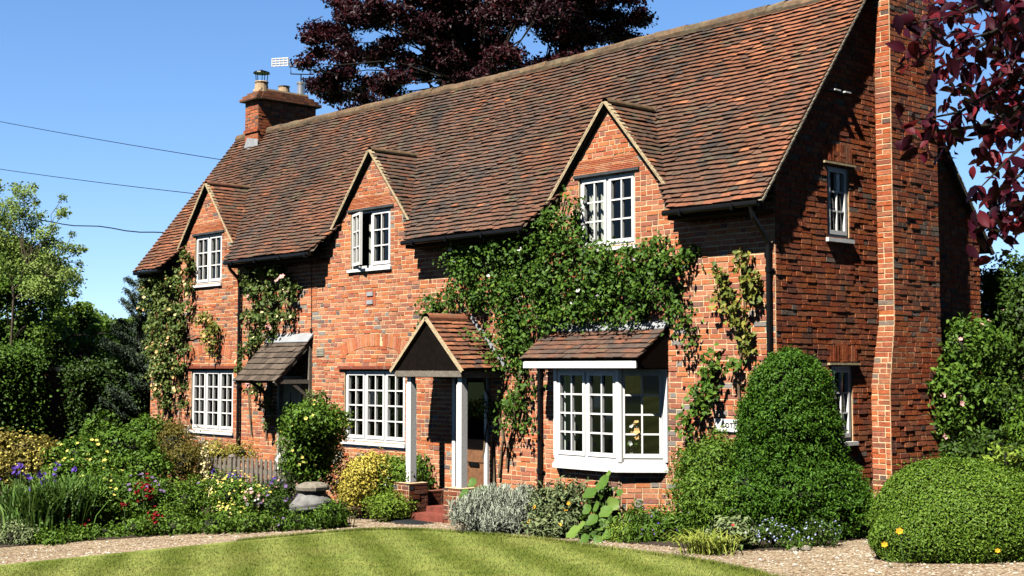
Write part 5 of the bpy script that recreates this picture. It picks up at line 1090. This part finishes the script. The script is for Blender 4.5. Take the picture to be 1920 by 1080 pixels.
clumpy('low_perennial', 'low green plant with a few mauve flowers in front of the stone ornament', [bp(560, 978, 20.6, 34, 20), bp(530, 985, 20.4, 24, 18)], [900, 500], .065, 'lf_green', [('mauve', 7, .05, -.5)], .35, corek=.45)
clumpy('dark_perennial', 'violet flowered plant in the shade between ornament and bright yellow shrub', [bp(638, 915, 22.6, 18, 16)], [260], .06, 'lf_dark', [('violet', 12, .06, -.6)], corek=.4)
for i, (x, y, rx, rz, d, lab) in enumerate(((30, 1008, 40, 24, 19.0, 'pale green mound at the left edge of the path'), (90, 1015, 26, 14, 19.0, 'small green mound beside the path below the strap leaves'), (135, 1008, 30, 16, 19.4, 'low green mound beside the path under the lowest red peony'), (195, 1000, 36, 18, 19.8, 'low green edging mound below the leafy perennials, left of the middle'), (262, 990, 40, 22, 20.0, 'low green edging mound below the mauve flowers'), (330, 988, 40, 22, 20.2, 'low green edging mound below the bright mid green perennial'), (400, 985, 40, 24, 20.3, 'low green edging mound at the left foot of the yellow flowered shrub'), (470, 982, 40, 22, 20.4, 'low green edging mound at the right foot of the yellow flowered shrub'))):
    clumpy('edging_plant', lab, [bp(x, y, d, rx, rz), bp(x + rx * .6, y + 3, d, rx * .6, rz * .8)], [900, 400], .055 if i else .05, ['lf_sage', 'lf_green', 'lf_green', 'lf_green', 'lf_green', 'lf_tree', 'lf_green', 'lf_tree'][i], None, .5, corek=.5, group='low plants edging the path', tmean=.55)
for i, (x, y, s, lab) in enumerate(((268, 920, .17, 'crimson peony topmost in the bed, among the mauve flowers'), (292, 968, .13, 'crimson peony below the mauve flowers, nearest the bright green mound'), (131, 963, .14, 'crimson peony just right of the strap leaves'), (160, 985, .15, 'crimson peony lowest of all, close to the path'), (232, 945, .07, 'smallest crimson peony, midway between the topmost and lowest ones'))):
    d = 19.9 if i != 0 else 20.6; p = at(x, y, d); r_ = empty('peony', (p[0], p[1], gz(p[0])), lab, 'flower', 'crimson peonies'); mb = MB(); mb.tube([(p[0], p[1] + .05, gz(p[0])), tuple(p)], .006, 5); mb.build('stem', M['stem'], r_)
    Q = p + rng.normal(size=(22 if i else 38, 3)) * s * .38; flowers('blossom', Q, unit(Q - p) + [.1, -.4, .4], s * .42, M['crimson'], r_, 8, .55)

# ================================================================== garden wall, hedge, conifer on the left
gw_ = empty('garden_wall', (-19, -.4, -.5), 'dark brick garden wall with flat coping, overgrown, left of the cottage', 'wall')
mb = MB(); A_, B_ = -1.75, 1.6
fr = frame((-19.0, A_), (0, 1), (1, 0)); brickwork(mb, fr, lambda z: [(0, B_ - A_)], -.6, 1.93, .004, seed=88)
fr = frame((-19.25, A_), (1, 0), (0, -1)); brickwork(mb, fr, lambda z: [(0, .25)], -.6, 1.93, .004, seed=89); mb.quad((-19.25, A_, -.6), (-19.25, B_, -.6), (-19.25, B_, 1.93), (-19.25, A_, 1.93), 1)
mb.build('brick_face', [M['brick_dark'], M['mortar_dk']], gw_); mb = MB(); mb.box(-19.32, -18.93, A_ - .06, B_, 1.93, 2.02); mb.build('coping', M['slate'], gw_)
def panel(name, label, cat_, x0, x1, y0, y1, z0, z1, n, size, lm, ncl=40, cs=.12, group=None, tmean=.4, cores=True):
    r_ = empty(name, ((x0 + x1) / 2, (y0 + y1) / 2, -.5), label, cat_, group); C = np.column_stack([rng.uniform(x0, x1, ncl), rng.uniform(y0, y1, ncl), rng.uniform(z0, z1, ncl)]); sd_ = rng.integers(0, 10, ncl) if cores else np.full(ncl, 99); C[sd_ < 6, 0] = x1; C[(sd_ >= 6) & (sd_ < 8), 2] = z1; C[sd_ == 8, 1] = y0; C[sd_ == 9, 1] = y1; i = rng.integers(0, ncl, n)
    P = C[i] + rng.normal(size=(n, 3)) * cs; leaves('foliage', P, np.tile([.6, -.5, .6], (n, 1)), size, M[lm], r_, .6, tint=rng.normal(tmean, .22, n))
    mb = MB()
    if cores: mb.box(x0 + .12, x1 - .12, y0 + .12, y1 - .12, z0 - .2, z1 - .15)
    for k in range(6): a = C[k]; mb.tube([(x0 + .3 * (x1 - x0), a[1], -.55), tuple(a)], [.03, .01], 5)
    mb.build('stem', M['twig'], r_); return r_
panel('ivy', 'dark ivy and creeper spilling over the garden wall', 'climbing plant', -18.92, -18.7, -1.35, 1.5, .0, 1.98, 26000, .085, 'lf_dark', 150, .14, cores=False)
panel('hedge', 'dark tall hedge seen in the gap behind the garden wall', 'hedge', -24, -22.5, -9, 8, -.4, 2.4, 30000, .11, 'lf_dark', 700, .16, tmean=.4)
panel('hedge', 'dark clipped hedge at the left edge, beyond the bed', 'hedge', -20.6, -18.9, -8.5, -1.95, -.3, 2.3, 60000, .08, 'lf_green', 1100, .12, tmean=.25)
shrub('leafy_shrub', 'leafy green shrub in front of the dark garden wall', 'shrub', [bp(175, 815, 26.5, 20, 34), bp(200, 790, 26.5, 18, 20)], [700, 300], .09, M['lf_green'], corek=.3, tmean=.4)
co = at(262, 640, 31.5); cr_ = empty('conifer', (co[0], co[1], -.5), 'blue-grey conifer with feathery side branches behind the cottage left end', 'tree'); mb = MB(); mb.tube([(co[0], co[1], -.5), (co[0], co[1], 4.3)], [.12, .02], 7); Ps = []; Ns = []
for k in range(80):
    z = rng.uniform(0, 4.1); a = rng.uniform(0, 2 * PI); ln = (1.15 * (1 - z / 5.6) + .1) * rng.uniform(.7, 1.15); b = np.array([co[0], co[1], z]); e = b + [math.cos(a) * ln, math.sin(a) * ln, ln * .55]; mb.tube([tuple(b), tuple(e)], [.015, .004], 4)
    f = rng.uniform(.15, 1.03, 330)[:, None]; q = b + (e - b) * f + rng.normal(size=(330, 3)) * .055 * (1.25 - f * .7); Ps.append(q); Ns.append(rng.normal(size=(330, 3)) + [0, 0, .5])
mb.build('trunk', M['bark_dk'], cr_); leaves('crown', np.concatenate(Ps), np.concatenate(Ns), .075, M['lf_conifer'], cr_, .22)

# ================================================================== trees
def pxtree(name, label, base, clus, d, nleaf, size, lm, bm, group=None, csig=.3, tr=.15, fork=None, limbs=True, flat=.6, tm=.45, asp=.6, dj=.8, sp=.55):
    """a tree whose crown clusters are given in the picture and set round distance d"""
    base = np.array(base, float); C = np.array([at(x, y, d + rng.normal() * dj) for x, y, r in clus]); rr = np.array([r * d / FPX for x, y, r in clus])
    root = empty(name, base, label, 'tree', group); mb = MB(); c = C.mean(0); fz = fork if fork is not None else base[2] + (C[:, 2].min() - base[2]) * .7; mid = np.array([base[0] * .6 + c[0] * .4, base[1] * .6 + c[1] * .4, fz]); mb.tube([base, (base + mid) / 2 + rng.normal(size=3) * .06, mid], [tr, tr * .8, tr * .6], 9)
    hubs = [mid]
    for k in range(5): q = mid + (C[rng.integers(0, len(C))] - mid) * .5; limb(mb, mid, q, tr * .45, tr * .25, 4, .05, 6); hubs.append(q)
    for k in rng.permutation(len(C))[:140]:
        h = min(hubs, key=lambda h: np.linalg.norm(h - C[k])); limb(mb, h, C[k], tr * .16, .008, 4, .06, 5)
    mb.build('trunk', M[bm], root)
    w = rr ** 2; i = rng.choice(len(C), nleaf, p=w / w.sum()); P = C[i] + np.clip(rng.normal(size=(nleaf, 3)), -2, 2) * (rr[i] * sp)[:, None] * [1, 1, flat]
    leaves('crown', P, unit(unit(P - c) * .6 + [0, 0, .7]), size, M[lm], root, asp, tint=rng.normal(tm, .2, nleaf) + rng.normal(0, .1, len(C))[i]); return root
def scat(x0, x1, y0, y1, n, r, cond=lambda x, y: True):
    out = []
    while len(out) < n:
        x, y = rng.uniform(x0, x1), rng.uniform(y0, y1)
        if cond(x, y): out.append((x, y, r * rng.uniform(.6, 1.3)))
    return out
# copper beech behind the roof
def inb(x, y):
    e1 = ((x - 885) / 330) ** 2 + ((y + 40) / 250) ** 2 < 1; e2 = ((x - 692) / 122) ** 2 + ((y - 110) / 110) ** 2 < 1; e3 = ((x - 1110) / 95) ** 2 + ((y - 40) / 90) ** 2 < 1; e4 = ((x - 860) / 180) ** 2 + ((y - 130) / 90) ** 2 < 1
    gap = ((x - 745) / 13) ** 2 + ((y - 38) / 16) ** 2 < 1 or ((x - 752) / 12) ** 2 + ((y - 100) / 22) ** 2 < 1 or ((x - 655) / 18) ** 2 + ((y - 158) / 12) ** 2 < 1
    return (e1 or e2 or e3 or e4) and not gap and not (x < 640 and y < 50) and not (x < 600 and y > 150)
bb_ = at(905, 700, 46)
pxtree('copper_beech', 'huge dark purple copper beech rising behind the cottage roof', (bb_[0], bb_[1], -.5), scat(555, 1205, -290, 245, 540, 24, inb), 46, 215000, .145, 'lf_copper', 'bark_dk', tr=.30, fork=6.5, dj=2.4, flat=.5, tm=.5)
b1_ = at(20, 700, 35)
pxtree('broadleaf_tree', 'dense dark green tree at the left edge with a rounded crown', (b1_[0], b1_[1], -.5), scat(-140, 105, 450, 680, 90, 30, lambda x, y: ((x + 10) / 125) ** 2 + ((y - 590) / 135) ** 2 < 1) + scat(-60, 230, 600, 690, 60, 22), 35, 60000, .11, 'lf_tree', 'bark_dk', tr=.22, dj=1.2, tm=.35, fork=1.5)
pale_c = [(20, 385, 10), (45, 365, 11), (30, 352, 7), (60, 350, 6), (12, 420, 14), (40, 400, 12), (0, 450, 18), (25, 460, 16), (60, 425, 11), (75, 405, 7), (50, 470, 15), (85, 460, 10), (100, 430, 7), (115, 400, 7), (95, 480, 12), (120, 465, 8), (140, 470, 7), (155, 468, 5), (110, 500, 12), (130, 515, 10), (145, 525, 7), (90, 530, 12), (150, 495, 5), (-10, 400, 16), (-30, 440, 20), (60, 500, 14), (20, 500, 16), (105, 545, 10), (120, 398, 6), (135, 440, 4), (80, 440, 9), (-10, 350, 10), (100, 455, 8), (68, 380, 5), (118, 372, 5), (70, 540, 14), (140, 550, 7)]
b2_ = at(-10, 700, 31)
pxtree('pale_tree', 'tree with sparse pale green sprays against the sky at the left edge', (b2_[0], b2_[1], -.5), pale_c, 31, 12000, .07, 'lf_pale', 'bark', tr=.045, dj=.4, flat=.8, tm=.4, fork=3.6, sp=.95)
for i, (x, y, rx, ry, d, lm, lab) in enumerate(((135, 640, 45, 65, 40, 'lf_tree', 'dark slender-leaved tree in the gap right of the left edge trees'), (170, 640, 42, 50, 44, 'lf_tree', 'mid green tree beyond the garden wall, left of the sky dip'), (215, 660, 40, 50, 48, 'lf_tree', 'bright green low tree beyond the garden wall, just left of the conifer'), (250, 650, 36, 50, 50, 'lf_tree', 'green tree directly behind the conifer'), (105, 660, 40, 45, 38, 'lf_tree', 'green bushy tree behind the hedge and wall pier'), (-90, 640, 70, 80, 42, 'lf_dark', 'dark tree at the extreme left beyond the hedge'))):
    b_ = at(x, 700, d); pxtree('broadleaf_tree', lab, (b_[0], b_[1], -.5), scat(x - rx, x + rx, y - ry, y + ry, 50, 20, lambda X, Y: ((X - x) / rx) ** 2 + ((Y - y) / ry) ** 2 < 1), d, 17000, .13, lm, 'bark_dk', 'trees beyond the garden wall', tr=.14, dj=1.0, tm=.5, fork=.6)
# right-hand shrubs by the gable
shrub('rambling_rose', 'light green rambling rose with pale pink flowers against the gable behind the tall chimney', 'shrub', [bp(1800, 655, 19.9, 50, 50), bp(1770, 730, 19.6, 34, 46), bp(1815, 740, 19.8, 44, 50), bp(1840, 640, 20.2, 36, 44), bp(1780, 790, 19.5, 30, 34)], [1700, 1300, 1500, 1200, 800], .095, M['lf_climb'], corek=.35, tmean=.6, fl=[('pink', 4, .10, .5)], lump=.25, csig=.1)
shrub('rambling_shrub', 'tall dark shrub with pink flowers at the right edge, beyond the gable', 'shrub', [bp(1880, 560, 22.5, 60, 74), bp(1930, 620, 22, 76, 110), bp(1880, 680, 22, 60, 90), bp(1900, 800, 21.5, 70, 80), bp(1850, 800, 21.5, 34, 60), bp(1960, 540, 23, 70, 60)], [4200, 5200, 4200, 3600, 1600, 3000], .085, M['lf_dark'], corek=.6, tmean=.55, fl=[('pink', 7, .10, .5)], lump=.22, csig=.09)
shrub('dark_foliage_shrub', 'dark low shrub behind the clipped box bush', 'shrub', [bp(1860, 845, 18.5, 50, 34), bp(1800, 850, 18.5, 34, 20)], [1400, 700], .08, M['lf_dark'], corek=.6, tmean=.45)
clumpy('leafy_plant', 'small lime leaved plant peeping over the top of the box bush', [bp(1885, 850, 16.8, 22, 12)], [90], .10, 'lf_lime', corek=.2)
shrub('hanging_shrub', 'mid green shrub at the extreme right edge above the box bush', 'shrub', [bp(1920, 840, 19, 34, 44), bp(1960, 800, 19.5, 60, 90)], [1500, 3000], .08, M['lf_green'], corek=.5, tmean=.5)
panel('added_blocking_hedge', 'added tall hedge, unseen beyond the right edge, blocking sky light from the gable', 'hedge', 9.5, 11.2, -1.5, 15, -.2, 12, 9000, .4, 'lf_dark', 500, .25)  # out-of-view hedge added to cut sky light on the gable

# ================================================================== copper plum branch close to the camera
nb = at(4300, -650, 4.2); br_ = empty('copper_leaved_tree', (nb[0] + .4, nb[1], gz(nb[0])), 'dark red leaved branches hanging into the top right corner, close by', 'tree'); mb = MB(); C0 = at(2250, -60, 4.0)
mb.tube([(nb[0] + .4, nb[1], gz(nb[0])), (nb[0] + .3, nb[1], 1.9), tuple(nb)], [.09, .07, .04], 9); mb.tube([tuple(nb), tuple((nb + C0) / 2 + [0, 0, .12]), tuple(C0)], [.036, .026, .014], 7)
twigs = [[(1700, 45), (1790, 30), (1900, -20), (2050, -60)], [(1710, 100), (1735, 60), (1800, 10), (1900, -60)], [(1790, 80), (1860, 60), (1920, 20), (2050, -30)], [(1725, 225), (1800, 210), (1880, 160), (1960, 110), (2100, 20)], [(1715, 240), (1770, 245), (1850, 235), (1930, 190), (2080, 100)], [(1780, 180), (1850, 150), (1930, 120), (2050, 60)], [(1830, 300), (1860, 270), (1900, 220), (1960, 170), (2100, 80)], [(1880, 390), (1890, 350), (1930, 310), (1990, 230), (2120, 100)], [(1830, 430), (1860, 405), (1920, 385), (1990, 320), (2130, 180)], [(1750, 130), (1800, 110), (1880, 60), (1960, 10)], [(1860, 110), (1890, 40), (1930, -30)], [(1895, 250), (1900, 180), (1940, 100), (2000, 30)], [(1840, 350), (1890, 300), (1960, 230)], [(1740, 10), (1800, -10), (1900, -50)], [(1900, 420), (1930, 390), (2000, 340)], [(1850, 200), (1880, 130), (1900, 60), (1960, -20)]]
P = []; N = []; Tn = []
for t_ in twigs:
    d = 3.7 + rng.uniform(-.35, .5); W_ = [at(x, y, d + .1 * i) for i, (x, y) in enumerate(t_)] + [C0]; mb.tube([tuple(w) for w in W_], [.0018 + .0022 * i for i in range(len(W_))], 5)
    for i in range(len(t_) - 1):
        a, b = W_[i], W_[i + 1]; L_ = np.linalg.norm(b - a); n_ = int(L_ / .008) + 2
        for k in range(n_):
            f = rng.uniform(0, 1); q = a + (b - a) * (round(f * 5) / 5 + rng.normal() * .035) + rng.normal(size=3) * .030 + [0, 0, -.02]; P.append(q); N.append(rng.normal(size=3) * .8 + [0, 0, .6])
P = np.array(P); N = np.array(N); mb.build('branch', M['bark_dk'], br_)
def bigleaves(name, P, N, size, mat, par):
    """pointed oval leaves with a folded midrib and a curled tip"""
    n = len(P); N = unit(N); R = unit(rng.normal(size=(n, 3)) + [0, 0, -1.1]); T = unit(R - N * np.sum(R * N, 1, keepdims=True)); B = np.cross(N, T); s = (size * rng.uniform(.6, 1.25, n))[:, None]; prof = [(0, .0), (.2, .2), (.45, .27), (.7, .2), (1.0, .0)]; rows = []
    for f, w in prof:
        c_ = P + T * s * (f - .2) - N * s * (f ** 2) * .25
        rows += [c_ - B * s * w + N * s * w * .35, c_, c_ + B * s * w + N * s * w * .35]
    V = np.stack(rows, 1).reshape(-1, 3); i = np.arange(n)[:, None] * 15; F = []
    for k in range(4): a = k * 3; F += [i + [a, a + 1, a + 4, a + 3], i + [a + 1, a + 2, a + 5, a + 4]]
    F = np.concatenate(F, 1).reshape(-1, 4); return npmesh(name, V, F, mat, par, np.repeat(np.clip(rng.normal(.4, .27, n), 0, 1), 8), smooth=True)
bigleaves('leaf_spray', P, N, .050, M['lf_copper_near'], br_)

# low trees behind the cottage, beyond the right-hand shrubs
for i, (x, y, h, lab) in enumerate(((-9, 27, 4.6, 'low tree behind the cottage, nearest its back wall'), (-3.5, 25, 5.2, 'low tree behind the cottage, beyond the right-hand shrubs'), (3, 24, 6, 'tree behind the right-hand garden, outside the right edge'))):
    tree('broadleaf_tree', lab, (x, y, -.4), h, (x, y, h * .55), (3.4, 3.0, h * .45), 110, 14000, .15, 'lf_tree', 'bark_dk', 'trees behind the cottage', .14, .4)
